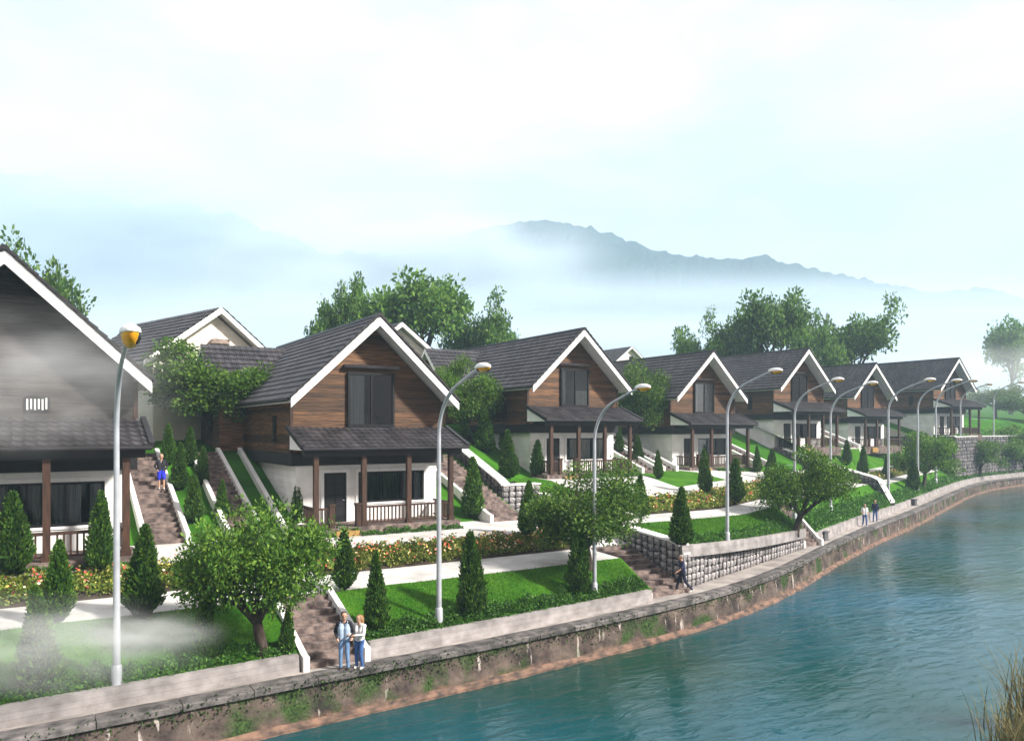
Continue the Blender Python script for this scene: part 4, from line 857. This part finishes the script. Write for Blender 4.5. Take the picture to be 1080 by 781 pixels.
CF = [(15, 607, 517, 'hazy conifer before the railing of the misty first house, at the picture edge'),
 (60, 657, 568, 'hazy conifer standing in the flower bed, third from the picture edge'),
 (44, 728, 615, 'palest conifer on the lawn, almost lost in the mist'),
 (105, 602, 516, 'conifer directly before the lamp-side porch post of the first house'),
 (150, 652, 552, 'dark conifer just past the yellow headed lamp, at the lawn edge'),
 (215, 698, 622, 'dark conifer half hidden by the large spreading tree, misty lawn side'),
 (303, 690, 640, 'dark low conifer under the large tree near the stair side wall'),
 (363, 622, 556, 'conifer above the couple at the end of the flower bed'),
 (397, 668, 580, 'conifer on the lawn right beside the couple'),
 (498, 651, 559, 'conifer alone on the first lawn between two lamp poles'),
 (611, 629, 543, 'tall dark conifer touching the lamp pole by the big bushy tree'),
 (718, 580, 516, 'conifer at the corner of the second lawn above the walking man'),
 (178, 491, 446, 'uppermost conifer beside the stair with the man in blue shorts'),
 (200, 492, 450, 'upper conifer below the bright green tree trunk'),
 (189, 517, 466, 'middle conifer of the cluster between the two hillside stairs'),
 (212, 512, 470, 'conifer of the cluster close to the second hillside stair'),
 (205, 552, 500, 'lowest conifer of the cluster between the two hillside stairs'),
 (234, 545, 505, 'small conifer standing against the second hillside stair wall'),
 (314, 553, 507, 'conifer at the front corner of the second house, before its white side wall'),
 (499, 547, 481, 'conifer beside the last porch post of the second house'),
 (490, 463, 428, 'topmost small conifer on the slope above the hillside stair'),
 (512, 477, 428, 'tall slim conifer near the top of the slope beside the third house'),
 (533, 478, 440, 'slim conifer in front of the dark band of the third house'),
 (537, 505, 452, 'conifer at the lower edge of the slope before the third house wall'),
 (566, 503, 463, 'conifer before the white side wall of the third house, by its porch'),
 (555, 566, 506, 'conifer on the path just before the big bushy tree'),
 (653, 479, 447, 'small conifer just past the porch of the third house, highest of three'),
 (673, 490, 458, 'small conifer on the strip between the third and fourth houses, middle of three'),
 (695, 505, 474, 'small conifer on the strip between the third and fourth houses, lowest of three'),
 (675, 546, 499, 'conifer at the bed end just past the big bushy tree'),
 (744, 521, 472, 'conifer in front of the fourth house window'),
 (775, 531, 482, 'conifer just past the lamp pole on the second terrace'),
 (799, 498, 469, 'small conifer past the last porch post of the fourth house'),
 (813, 504, 472, 'small conifer behind the round bushy tree'),
 (893, 491, 463, 'small conifer above the dark gabion wall, first of three'),
 (910, 501, 469, 'small conifer above the dark gabion wall, second of three'),
 (934, 503, 480, 'small conifer above the dark gabion wall, beside the far lamp'),
 (963, 519, 482, 'small dim conifer just beyond the dark gabion wall cap')]
for k, (px, py, ty, l) in enumerate(CF):
    a, b, z, d = G(px, py); h = (py-ty)*d/FPX; conifer(a, b, z, h, h*random.uniform(.30, .41), l, k)

# ------------------------------------------------------------------ hedges, beds, grass
def scatter(name, m, fn, n, size, up, label, cat, hfn, aspect=.6, kind='stuff', nudge=.9):
    """fn(n) -> (a, b) arrays; leaves stand in a layer hfn thick on the ground"""
    A, B = fn(n); Z = np.array([zt(x, y) for x, y in zip(A, B)]); Z += hfn(A, B)*rng.random(len(A))**.7
    D = rng.normal(size=(len(A), 3))*nudge+np.array([0, 0, up])
    o = mobj(name, np_mesh(name, leaf_quads(np.stack([A, B, Z], 1), D, rng.uniform(.6, 1.3, len(A))*size, aspect, .08), 4, m)); tag(o, label, cat, None, kind); return o
def strip_pts(a0, a1, f0, f1, dens=None):
    def fn(n):
        A = rng.uniform(a0, a1, n) if dens is None else a0+(a1-a0)*rng.random(n)**dens; t = rng.random(n)
        return A, np.array([f0(x) for x in A])*(1-t)+np.array([f1(x) for x in A])*t
    return fn
def bump_h(h): return lambda A, B: h*(.55+.25*np.sin(A*3.1+B*4)+.25*np.sin(A*7.3-B*2)+.1*np.sin(A*13))
for (a0, a1, L, n, sz, hh, l) in ((-14, SA[0]-.3, 1, 15000, .10, .42, 'low leafy hedge along the misty lawn, ending by the large tree'), (SA[1]+.3, SB[0]-.4, 1, 11000, .10, .40, 'low leafy hedge along the first lawn from the couple to the walking man'), (26.2, SC[0]-.3, 2, 11000, .11, .42, 'low leafy hedge along the second lawn above the front gabion wall'), (SC[1]+.4, 65.5, 2, 10000, .16, .6, 'low green hedge behind the two distant walkers'), (66.3, 150, 3, 14000, .2, .6, 'low dark hedge along the far promenade bend')):
    scatter('hedge', 'leaf_hedge', strip_pts(a0, a1, lambda a, L=L: front(a, L if a < 107 else 4)+.02, lambda a, L=L: front(a, L if a < 107 else 4)+(.75 if a < 45 else 1.1)), n, sz, .7, l, 'hedge', bump_h(hh))
scatter('hedge', 'leaf_hedge', strip_pts(10.7, 18.6, lambda a: 34.05 if a > 13.3 else 34.3, lambda a: 34.4), 2600, .11, .7, 'small clipped hedge under the railing of the second house', 'hedge', bump_h(.34))
scatter('hedge', 'leaf_hedge', strip_pts(-4.8, 3.6, lambda a: 31.72, lambda a: 32.0), 2200, .11, .7, 'small hedge under the railing of the misty first house', 'hedge', bump_h(.3))
for (ha, hb) in ((33.5, 43.3), (52.2, 48.6)): scatter('hedge', 'leaf_hedge', strip_pts(ha-1, ha+4, lambda a, q=hb: q-1.55, lambda a, q=hb: q-1.1), 1500, .13, .7, 'small hedge under the railing of the %s house' % ('third' if ha < 40 else 'fourth'), 'hedge', bump_h(.4))
def bedf(L, i, j): return (lambda a: profile(a, L)[i][0]+.1), (lambda a: profile(a, L)[j][0]-.1)
for (a0, a1, L, n, fl, l) in ((-14, 6.8, 1, 15000, 900, 'flower bed of red, orange and cream blooms before the misty first house'), (9.8, 22.5, 1, 13000, 800, 'flower bed of red, orange and cream blooms before the second house'), (29.6, 62, 2, 15000, 900, 'flower bed on the second terrace before the fourth house'), (66.3, 106, 3, 7000, 500, 'far yellow-green flower bed beyond the dark gabion wall')):
    f0, f1 = bedf(L, 2, 3)
    o = scatter('flower_bed', 'leaf_bed', strip_pts(a0, a1, f0, f1), n, .13 if L == 1 else .17, .6, l, 'flower bed', bump_h(.36))
    A, B = strip_pts(a0, a1, f0, f1)(int(fl*1.3)); ok_ = np.sin(A*2.1)+np.sin(A*5.3+B*3)+rng.normal(0, .6, len(A)) > 0.0; A, B = A[ok_], B[ok_]; fl = len(A); Z = np.array([zt(x, y) for x, y in zip(A, B)])+rng.uniform(.22, .42, fl); V = []
    D = rng.normal(size=(fl, 3))*.5+np.array([.1, -.5, .8]); D = unit(D); s = rng.uniform(.03, .062, fl)*(1 if L == 1 else 1.35); W = unit(np.cross(D, rng.normal(size=(fl, 3)))); X = np.cross(D, W); C = np.stack([A, B, Z], 1)
    V = np.stack([C+(W*math.cos(t)+X*math.sin(t))*s[:, None] for t in np.arange(5)*2*PI/5], 1).reshape(-1, 3)
    tag(mobj('blooms', np_mesh('blooms', V, 5, 'petals'), None, o), kind='stuff')
def blades(L, i, j, a0, a1, n, h, label):
    A = rng.uniform(a0, a1, n); t = rng.random(n); B = np.empty(n); Z = np.empty(n)
    for k in range(n):
        P = profile(A[k], L); B[k] = P[i][0]*(1-t[k])+P[j][0]*t[k]; Z[k] = P[i][1]*(1-t[k])+P[j][1]*t[k]
    c = np.stack([A, B, Z], 1); th = rng.uniform(0, 6.28, n); w = np.stack([np.cos(th), np.sin(th), np.zeros(n)], 1)*.012; tip = rng.normal(size=(n, 3))*.022+np.array([0, 0, 1])*(h*rng.uniform(.5, 1.2, n))[:, None]
    tag(mobj('grass', np_mesh('grass', np.stack([c-w, c+w, c+tip], 1).reshape(-1, 3), 3, 'grass_blade')), label, 'grass', None, 'stuff')
blades(1, 0, 1, -8, SA[0]-.2, 26000, .06, 'short mown grass on the misty lawn')
blades(1, 0, 1, SA[1]+.2, SB[0]-.2, 30000, .06, 'short mown grass on the first lawn behind the couple')
blades(2, 0, 1, 26.3, SC[0]-.2, 30000, .07, 'short mown grass on the second lawn')
# moss and weeds hanging on the river wall
A = []; B = []; Z = []
for (c, w, n) in ((9.5, 1.8, 1300), (3.5, 1.6, 500), (18.5, 2.0, 900), (29.5, 1.2, 700), (36, 1.6, 600), (-2, 3, 800), (46, 2.5, 500), (14, 1.0, 300), (24.5, 1.2, 400)):
    x = rng.normal(c, w, n); A.append(x); B.append(np.array([e(q) for q in x])+rng.uniform(-.12, .12, n)); Z.append(.06-np.abs(rng.normal(0, .33, n)))
C = np.stack([np.concatenate(A), np.concatenate(B), np.concatenate(Z)], 1); D = rng.normal(size=C.shape)+np.array([0, -.8, -.3])
tag(mobj('wall_weeds', np_mesh('wall_weeds', leaf_quads(C, D, rng.uniform(.05, .12, len(C)), .6, .1), 4, 'moss_leaf')), 'dark green weeds hanging on the river wall', 'weeds', None, 'stuff')
# reeds in the near corner
def reeds(px, py, n, hmax, label, seed):
    g = np.random.default_rng(seed); d = (EYE-WATER)*FPX/(py-HZ); a, b = ray(px, d); R = empty('reed_clump', (a, b, WATER)); tag(R, label, 'reeds', 'reeds at the near water edge')
    m = MB()
    for k in range(n):
        t = g.uniform(0, 6.28); r0 = abs(g.normal(0, .45)); p = Vector((r0*math.cos(t), r0*math.sin(t), -.1)); h = hmax*g.uniform(.45, 1); lean = g.uniform(.15, .75); az = g.uniform(0, 6.28); w = g.uniform(.012, .028); V = []
        sd = Vector((-math.sin(az), math.cos(az), 0))*w
        for i in range(6):
            s = i/5; q = p+Vector((math.cos(az)*lean*h*s**1.8, math.sin(az)*lean*h*s**1.8, h*s*(1-.28*lean*s*s))); f = (1-s)**.6+.02; V += [q-sd*f, q+sd*f]
        m.add(V, [(2*i, 2*i+1, 2*i+3, 2*i+2) for i in range(5)])
    m.obj('blades', 'reed', R); tag(bpy.data.objects[R.children[0].name] if R.children else R, kind=None)
    s = MB().ellipsoid((0, 0, -.2), (.9, .7, .32), 10, 5, -.5, 1); s.obj('mud_base', 'soil', R)
reeds(1092, 770, 200, 3.0, 'reed clump at the lower corner of the picture', 1)
reeds(1070, 805, 150, 2.4, 'second reed clump nearest the bottom edge of the picture', 2)

# ------------------------------------------------------------------ people
def person(label, loc, rz, height, J, looks, hair, skin='skin', hairlong=False):
    """J: joint positions (x right, y back, z up, facing -y) for a 1.75 m body; voxel-joined into one surface"""
    caps = []
    def cap(p, q, r0, r1, m): caps.append((np.array(p, float), np.array(q, float), r0, r1, m))
    top, coat, leg, shoe, sleeve, shorts = looks
    pel, ch, nk, hd = J['pelvis'], J['chest'], J['neck'], J['head']
    sx = np.array([.085, 0, 0])
    for s in (-1, 1):
        cap(np.array(pel)+sx*s*.9, np.array(ch)+sx*s*1.05, .105, .115, top); cap(np.array(ch)+sx*s*1.05, np.array(nk)+np.array([s*.10, 0, -.07]), .11, .07, top)
    if coat:
        for s in (-1, 1): cap(np.array(pel)+np.array([s*.135, .03, -.06]), np.array(ch)+np.array([s*.135, .03, 0]), .075, .10, coat); cap(np.array(ch)+np.array([s*.13, .03, 0]), np.array(nk)+np.array([s*.12, .02, -.06]), .10, .075, coat)
    cap(np.array(nk)-np.array([0, 0, .05]), np.array(hd)-np.array([0, 0, .06]), .056, .055, skin)
    hd = np.array(hd); fw = np.array(J.get('look', (0, -1, 0)), float); fw /= np.linalg.norm(fw)
    cap(hd+np.array([0, 0, .035])-fw*.012, hd+np.array([0, 0, .045])+fw*.012, .092, .090, skin); cap(hd+np.array([0, 0, -.06])+fw*.03, hd+fw*.03, .060, .075, skin)
    cap(hd+fw*.105+np.array([0, 0, -.005]), hd+fw*.095+np.array([0, 0, .03]), .016, .010, skin)
    side = np.array([-fw[1], fw[0], 0])
    for s in (-1, 1): cap(hd+side*s*.092+np.array([0, 0, -.01]), hd+side*s*.094+np.array([0, 0, .03]), .014, .016, skin); cap(hd+side*s*.034+fw*.088+np.array([0, 0, .03]), hd+side*s*.036+fw*.088+np.array([0, 0, .03]), .013, .013, 'eye')
    cap(hd+side*.02+fw*.088-np.array([0, 0, .05]), hd-side*.02+fw*.088-np.array([0, 0, .05]), .011, .011, skin)
    for s, n in ((-1, 'L'), (1, 'R')):
        sh = np.array(nk)+np.array([s*.185, .0, -.085]); el = np.array(J['el'+n]); wr = np.array(J['wr'+n])
        am = coat or top
        cap(np.array(nk)+np.array([s*.09, 0, -.07]), sh, .07, .068, am); cap(sh, el, .060, .048, am); cap(el, wr, .046 if sleeve else .042, .036 if sleeve else .03, am if sleeve else skin)
        hdn = np.array(J.get('hand'+n, wr-el), float); hdn = hdn/np.linalg.norm(hdn); ax = np.array([0, 1, 0]) if abs(hdn[1]) < .8 else np.array([1, 0, 0]); ax = ax-hdn*ax.dot(hdn); ax /= np.linalg.norm(ax); cu = np.cross(hdn, ax)
        cap(wr, wr+hdn*.075, .030, .036, skin)
        for f, (o, l) in enumerate(((-.030, .062), (-.010, .075), (.010, .070), (.029, .055))):
            k0 = wr+hdn*.085+ax*o; k1 = k0+hdn*l*.55+cu*.008; cap(k0, k1, .0115, .010, skin); cap(k1, k1+hdn*l*.45+cu*.022, .010, .0085, skin)
        cap(wr+hdn*.03-ax*.03, wr+hdn*.075-ax*.062, .013, .010, skin)
        hp = np.array(pel)+np.array([s*.088, 0, -.03]); kn = np.array(J['kn'+n]); an = np.array(J['an'+n])
        cap(np.array(pel)+np.array([s*.07, .01, .03]), hp, .112, .105, leg)
        cap(hp, kn, .094, .066, leg)
        if shorts: cap(hp, hp+(kn-hp)*.82, .105, .10, leg); cap(hp+(kn-hp)*.8, kn, .062, .056, skin); cap(kn, an, .055, .042, skin)
        else: cap(kn, an, .066, .052, leg)
        ft = np.array(J.get('ft'+n, (0, -1, 0)), float); ft /= np.linalg.norm(ft); cap(an-np.array([0, 0, .035])-ft*.03, an-np.array([0, 0, .045])+ft*.13, .042, .036, shoe)
    V = []; F = []
    mb = MB()
    for (p, q, r0, r1, m) in caps:
        d = Vector(q-p); L_ = max(d.length, 1e-4); d = d/L_ if d.length > 1e-6 else Vector((0, 0, 1)); P = []; Rr = []
        for k in range(4): t = (k/4)*PI/2; P.append(Vector(p)-d*r0*math.cos(t)); Rr.append(max(r0*math.sin(t), .002))
        P.append(Vector(p)); Rr.append(r0); P.append(Vector(q)); Rr.append(r1)
        for k in range(1, 5): t = (k/4)*PI/2; P.append(Vector(q)+d*r1*math.sin(t)); Rr.append(max(r1*math.cos(t), .002))
        mb.tube(P, Rr, 10)
    tmp = bpy.data.objects.new('tmp', mb.mesh('tmp')); COL.objects.link(tmp)
    rm = tmp.modifiers.new('r', 'REMESH'); rm.mode = 'VOXEL'; rm.voxel_size = .013; rm.use_smooth_shade = True
    sm = tmp.modifiers.new('s', 'SMOOTH'); sm.factor = .4; sm.iterations = 2
    dg = bpy.context.evaluated_depsgraph_get(); me = bpy.data.meshes.new_from_object(tmp.evaluated_get(dg)); bpy.data.objects.remove(tmp)
    names = []
    for c in caps:
        if c[4] not in names: names.append(c[4])
    me.materials.clear()
    for n in names: me.materials.append(MATS[n])
    fc = np.empty(len(me.polygons)*3); me.polygons.foreach_get('center', fc); fc = fc.reshape(-1, 3); best = np.full(len(fc), 9.0); idx = np.zeros(len(fc), int)
    for (p, q, r0, r1, m) in caps:
        d = q-p; t = np.clip(((fc-p)@d)/max(d@d, 1e-9), 0, 1); dist = np.linalg.norm(fc-(p+t[:, None]*d), axis=1)-(r0+(r1-r0)*t); k = dist < best; best[k] = dist[k]; idx[k] = names.index(m)
    me.polygons.foreach_set('material_index', idx.astype(np.int32)); me.polygons.foreach_set('use_smooth', [True]*len(fc)); me.name = 'body'; me.update()
    R = empty('person', loc, rz, height/1.75); tag(R, label, 'person'); mobj('body', me, None, R)
    h = MB(); hc = hd+np.array([0, 0, .055])-fw*.022; h.ellipsoid(hc, (.101, .101, .098), 14, 8, -.15, 1)
    if hairlong: h.tube([tuple(hc+np.array([0, 0, .03])-fw*.04), tuple(hc-fw*.075+np.array([0, 0, -.08])), tuple(hc-fw*.085+np.array([0, 0, -.2])), tuple(hc-fw*.07+np.array([0, 0, -.30]))], [.09, .095, .085, .03], 10)
    h.obj('hair', hair, R, True); return R
STAND = dict(pelvis=(0, 0, .95), chest=(0, 0, 1.25), neck=(0, .01, 1.50), head=(0, -.01, 1.63), elL=(-.25, .03, 1.14), wrL=(-.24, -.08, .90), elR=(.25, .03, 1.14), wrR=(.24, -.08, .90), knL=(-.10, -.02, .50), anL=(-.11, .02, .085), knR=(.10, -.03, .50), anR=(.12, 0, .085))
def pose(**k): d = dict(STAND); d.update(k); return d
def ground_at(px, py): d = EYE*FPX/(py-HZ); a, b = ray(px, d); return a, b
CAMYAW = PI/2-PHI
def face_cam(a, b, turn=0): return math.atan2(-b, -a)+PI/2+turn
ga, gb = ground_at(363, 706); ga2, gb2 = ground_at(379, 705)
person('man in open dark jacket and blue jeans, standing arm in arm at the stair foot', (ga, gb, .02), face_cam(ga, gb, -.15), 1.78, pose(elL=(-.29, .06, 1.16), wrL=(-.19, -.12, .98), elR=(.30, .02, 1.15), wrR=(.27, -.17, 1.02), look=(.25, -1, 0)), ('shirt_blue', 'jacket', 'jeans_light', 'shoe_dark', True, False), 'hair_dark')
person('woman in white top and blue jeans holding the man by his arm', (ga2, gb2, .02), face_cam(ga2, gb2, -.55), 1.66, pose(elL=(-.26, -.10, 1.18), wrL=(-.20, -.30, 1.17), elR=(.24, -.12, 1.16), wrR=(.02, -.28, 1.16), look=(-.3, -1, .1), knR=(.09, -.06, .50)), ('white_top', None, 'jeans', 'shoe_white', True, False), 'hair_fair', 'skin', True)
ga, gb = ground_at(720, 625)
person('man in navy shirt and dark trousers striding past the gabion wall', (ga, gb, .01), -PI/2-.35, 1.76, pose(pelvis=(0, 0, .93), chest=(0, -.03, 1.23), neck=(0, -.05, 1.48), head=(0, -.08, 1.61), elL=(-.23, .14, 1.16), wrL=(-.22, -.04, .99), elR=(.23, -.16, 1.14), wrR=(.20, -.34, 1.02), knL=(-.09, -.18, .52), anL=(-.09, -.27, .10), knR=(.09, .10, .50), anR=(.09, .42, .16), ftR=(0, -1, -.6)), ('navy', None, 'trousers', 'shoe_white', False, False), 'hair_grey')
ga, gb, _ = on_bank(912, .75); ga2, gb2, _ = on_bank(923, .85)
person('distant walker in pale top and blue jeans at the promenade bend', (ga, gb, .01), face_cam(ga, gb, .3), 1.72, pose(elL=(-.26, .05, 1.15), wrL=(-.2, -.16, 1.0), knR=(.09, -.12, .51), anR=(.1, -.14, .09), knL=(-.09, .04, .50), anL=(-.1, .16, .11)), ('white_top', None, 'jeans', 'shoe_white', False, False), 'hair_dark')
person('distant walker in dark top and blue jeans beside the pale topped one', (ga2, gb2, .01), face_cam(ga2, gb2, -.2), 1.78, pose(knL=(-.09, -.12, .51), anL=(-.1, -.14, .09), knR=(.09, .04, .50), anR=(.1, .16, .11)), ('navy', None, 'jeans', 'shoe_dark', True, False), 'hair_dark')
sz_ = 2.6+3.55*((42.6-36)/9.2)
person('man in dark sweater and bright blue shorts walking down the hillside stair', (5.55, 40.6, 4.625), face_cam(5, 42.5, .1), 1.68, pose(elL=(-.30, .06, 1.16), wrL=(-.20, -.10, .98), elR=(.30, .06, 1.16), wrR=(.20, -.10, .98), knR=(.10, -.14, .53), anR=(.10, -.12, .085), anL=(-.1, .02, .085)), ('jacket', None, 'shorts_blue', 'shoe_white', True, True), 'skin')

# small dark bollard blocks that end the stair walls on the promenade
for (px, py, l) in ((869, 566, 'small dark block at the foot of the diagonal pale stair wall'), (964, 528, 'small dark block at the foot of the sloping gabion cap')):
    a, b, d = on_bank(px, 1.25); m = MB(); m.box(-.2, .2, -.2, .2, 0, .55).box(-.26, .26, -.26, .26, .55, .63).box(-.25, .25, -.25, .25, -.02, .06)
    o = m.obj('bollard', 'bin_grey', None, loc=(a, b, 0.005)); tag(o, l, 'bollard', 'dark end blocks on the promenade')

# ------------------------------------------------------------------ air: even haze, and banks of mist
def vol_mat(name, col, dens, noise=None, lo=.42, hi=.66, ani=0.0):
    m = bpy.data.materials.new(name); m.use_nodes = True; N, L = m.node_tree.nodes, m.node_tree.links; N.clear()
    o = N.new('ShaderNodeOutputMaterial'); p = N.new('ShaderNodeVolumePrincipled'); p.inputs['Color'].default_value = (*col, 1); p.inputs['Density'].default_value = dens; p.inputs['Anisotropy'].default_value = ani
    L.new(p.outputs[0], o.inputs['Volume'])
    if noise:
        t = N.new('ShaderNodeTexCoord'); g = N.new('ShaderNodeVectorMath'); g.operation = 'LENGTH'; L.new(t.outputs['Object'], g.inputs[0])
        mr = N.new('ShaderNodeMapRange'); mr.interpolation_type = 'SMOOTHSTEP'; mr.inputs['From Min'].default_value = 1.0; mr.inputs['From Max'].default_value = .25; L.new(g.outputs['Value'], mr.inputs['Value'])
        n = N.new('ShaderNodeTexNoise'); n.inputs['Scale'].default_value = noise; n.inputs['Detail'].default_value = 3; L.new(t.outputs['Object'], n.inputs['Vector'])
        m2 = N.new('ShaderNodeMapRange'); m2.inputs['From Min'].default_value = lo; m2.inputs['From Max'].default_value = hi; L.new(n.outputs['Fac'], m2.inputs['Value'])
        a = N.new('ShaderNodeMath'); a.operation = 'MULTIPLY'; L.new(mr.outputs[0], a.inputs[0]); L.new(m2.outputs[0], a.inputs[1])
        b = N.new('ShaderNodeMath'); b.operation = 'MULTIPLY'; b.inputs[1].default_value = dens; L.new(a.outputs[0], b.inputs[0]); L.new(b.outputs[0], p.inputs['Density'])
    MATS[name] = m; return m
vol_mat('haze', (.60, .82, 1.0), .00058)
hz = MB().box(-1900, 2600, -120, 2300, -4, 600).obj('haze', 'haze'); tag(hz, 'thin pale haze over the valley', 'haze', None, 'stuff')
def mist(px, py, d, rx, ry, rz, dens, noise, label, lo=.42, hi=.66, col=(.985, .995, 1.0)):
    """a soft bank of mist: closed ellipsoid whose density thins out to nothing at its skin"""
    a, b = ray(px, d); z = EYE+(HZ-py)/FPX*d; n = 'mist_%d' % len(MATS); vol_mat(n, col, dens, noise, lo, hi)
    o = MB().ellipsoid((0, 0, 0), (1, 1, 1), 20, 12).obj('mist', n, None, loc=(a, b, z)); o.scale = (rx, ry, rz); o.rotation_euler = (0, 0, -PHI); tag(o, label, 'mist', None, 'stuff'); return o
mist(60, 225, 1250, 620, 170, 230, .014, 2.8, 'tall bank of mist hiding the mountain behind the first two houses', .36, .62, (.84, .94, 1.0))
mist(425, 285, 790, 250, 60, 95, .06, 2.4, 'rolling mist covering the low shoulder of the mountain', .36, .62, (.86, .945, 1.0))
mist(720, 420, 690, 1300, 150, 128, .05, 4.5, 'broad valley mist along the foot of the mountain', .34, .64, (.80, .92, 1.0))
mist(20, 400, 23.5, 6.0, 1.8, 2.8, .24, 2.6, 'wisp of mist drifting before the first house gable', .38, .64)
mist(40, 680, 19.0, 5.0, 1.4, 1.5, .42, 2.4, 'wisp of mist over the lawn at the foot of the first lamp', .36, .62)
mist(150, 668, 20.5, 2.6, 1.0, .7, .6, 2.2, 'small puff of mist trailing across the lawn past the first lamp', .36, .62)
mist(1062, 398, 150, 34, 9, 11, .05, 2.2, 'white mist behind the far lamps at the picture edge', .3, .6)
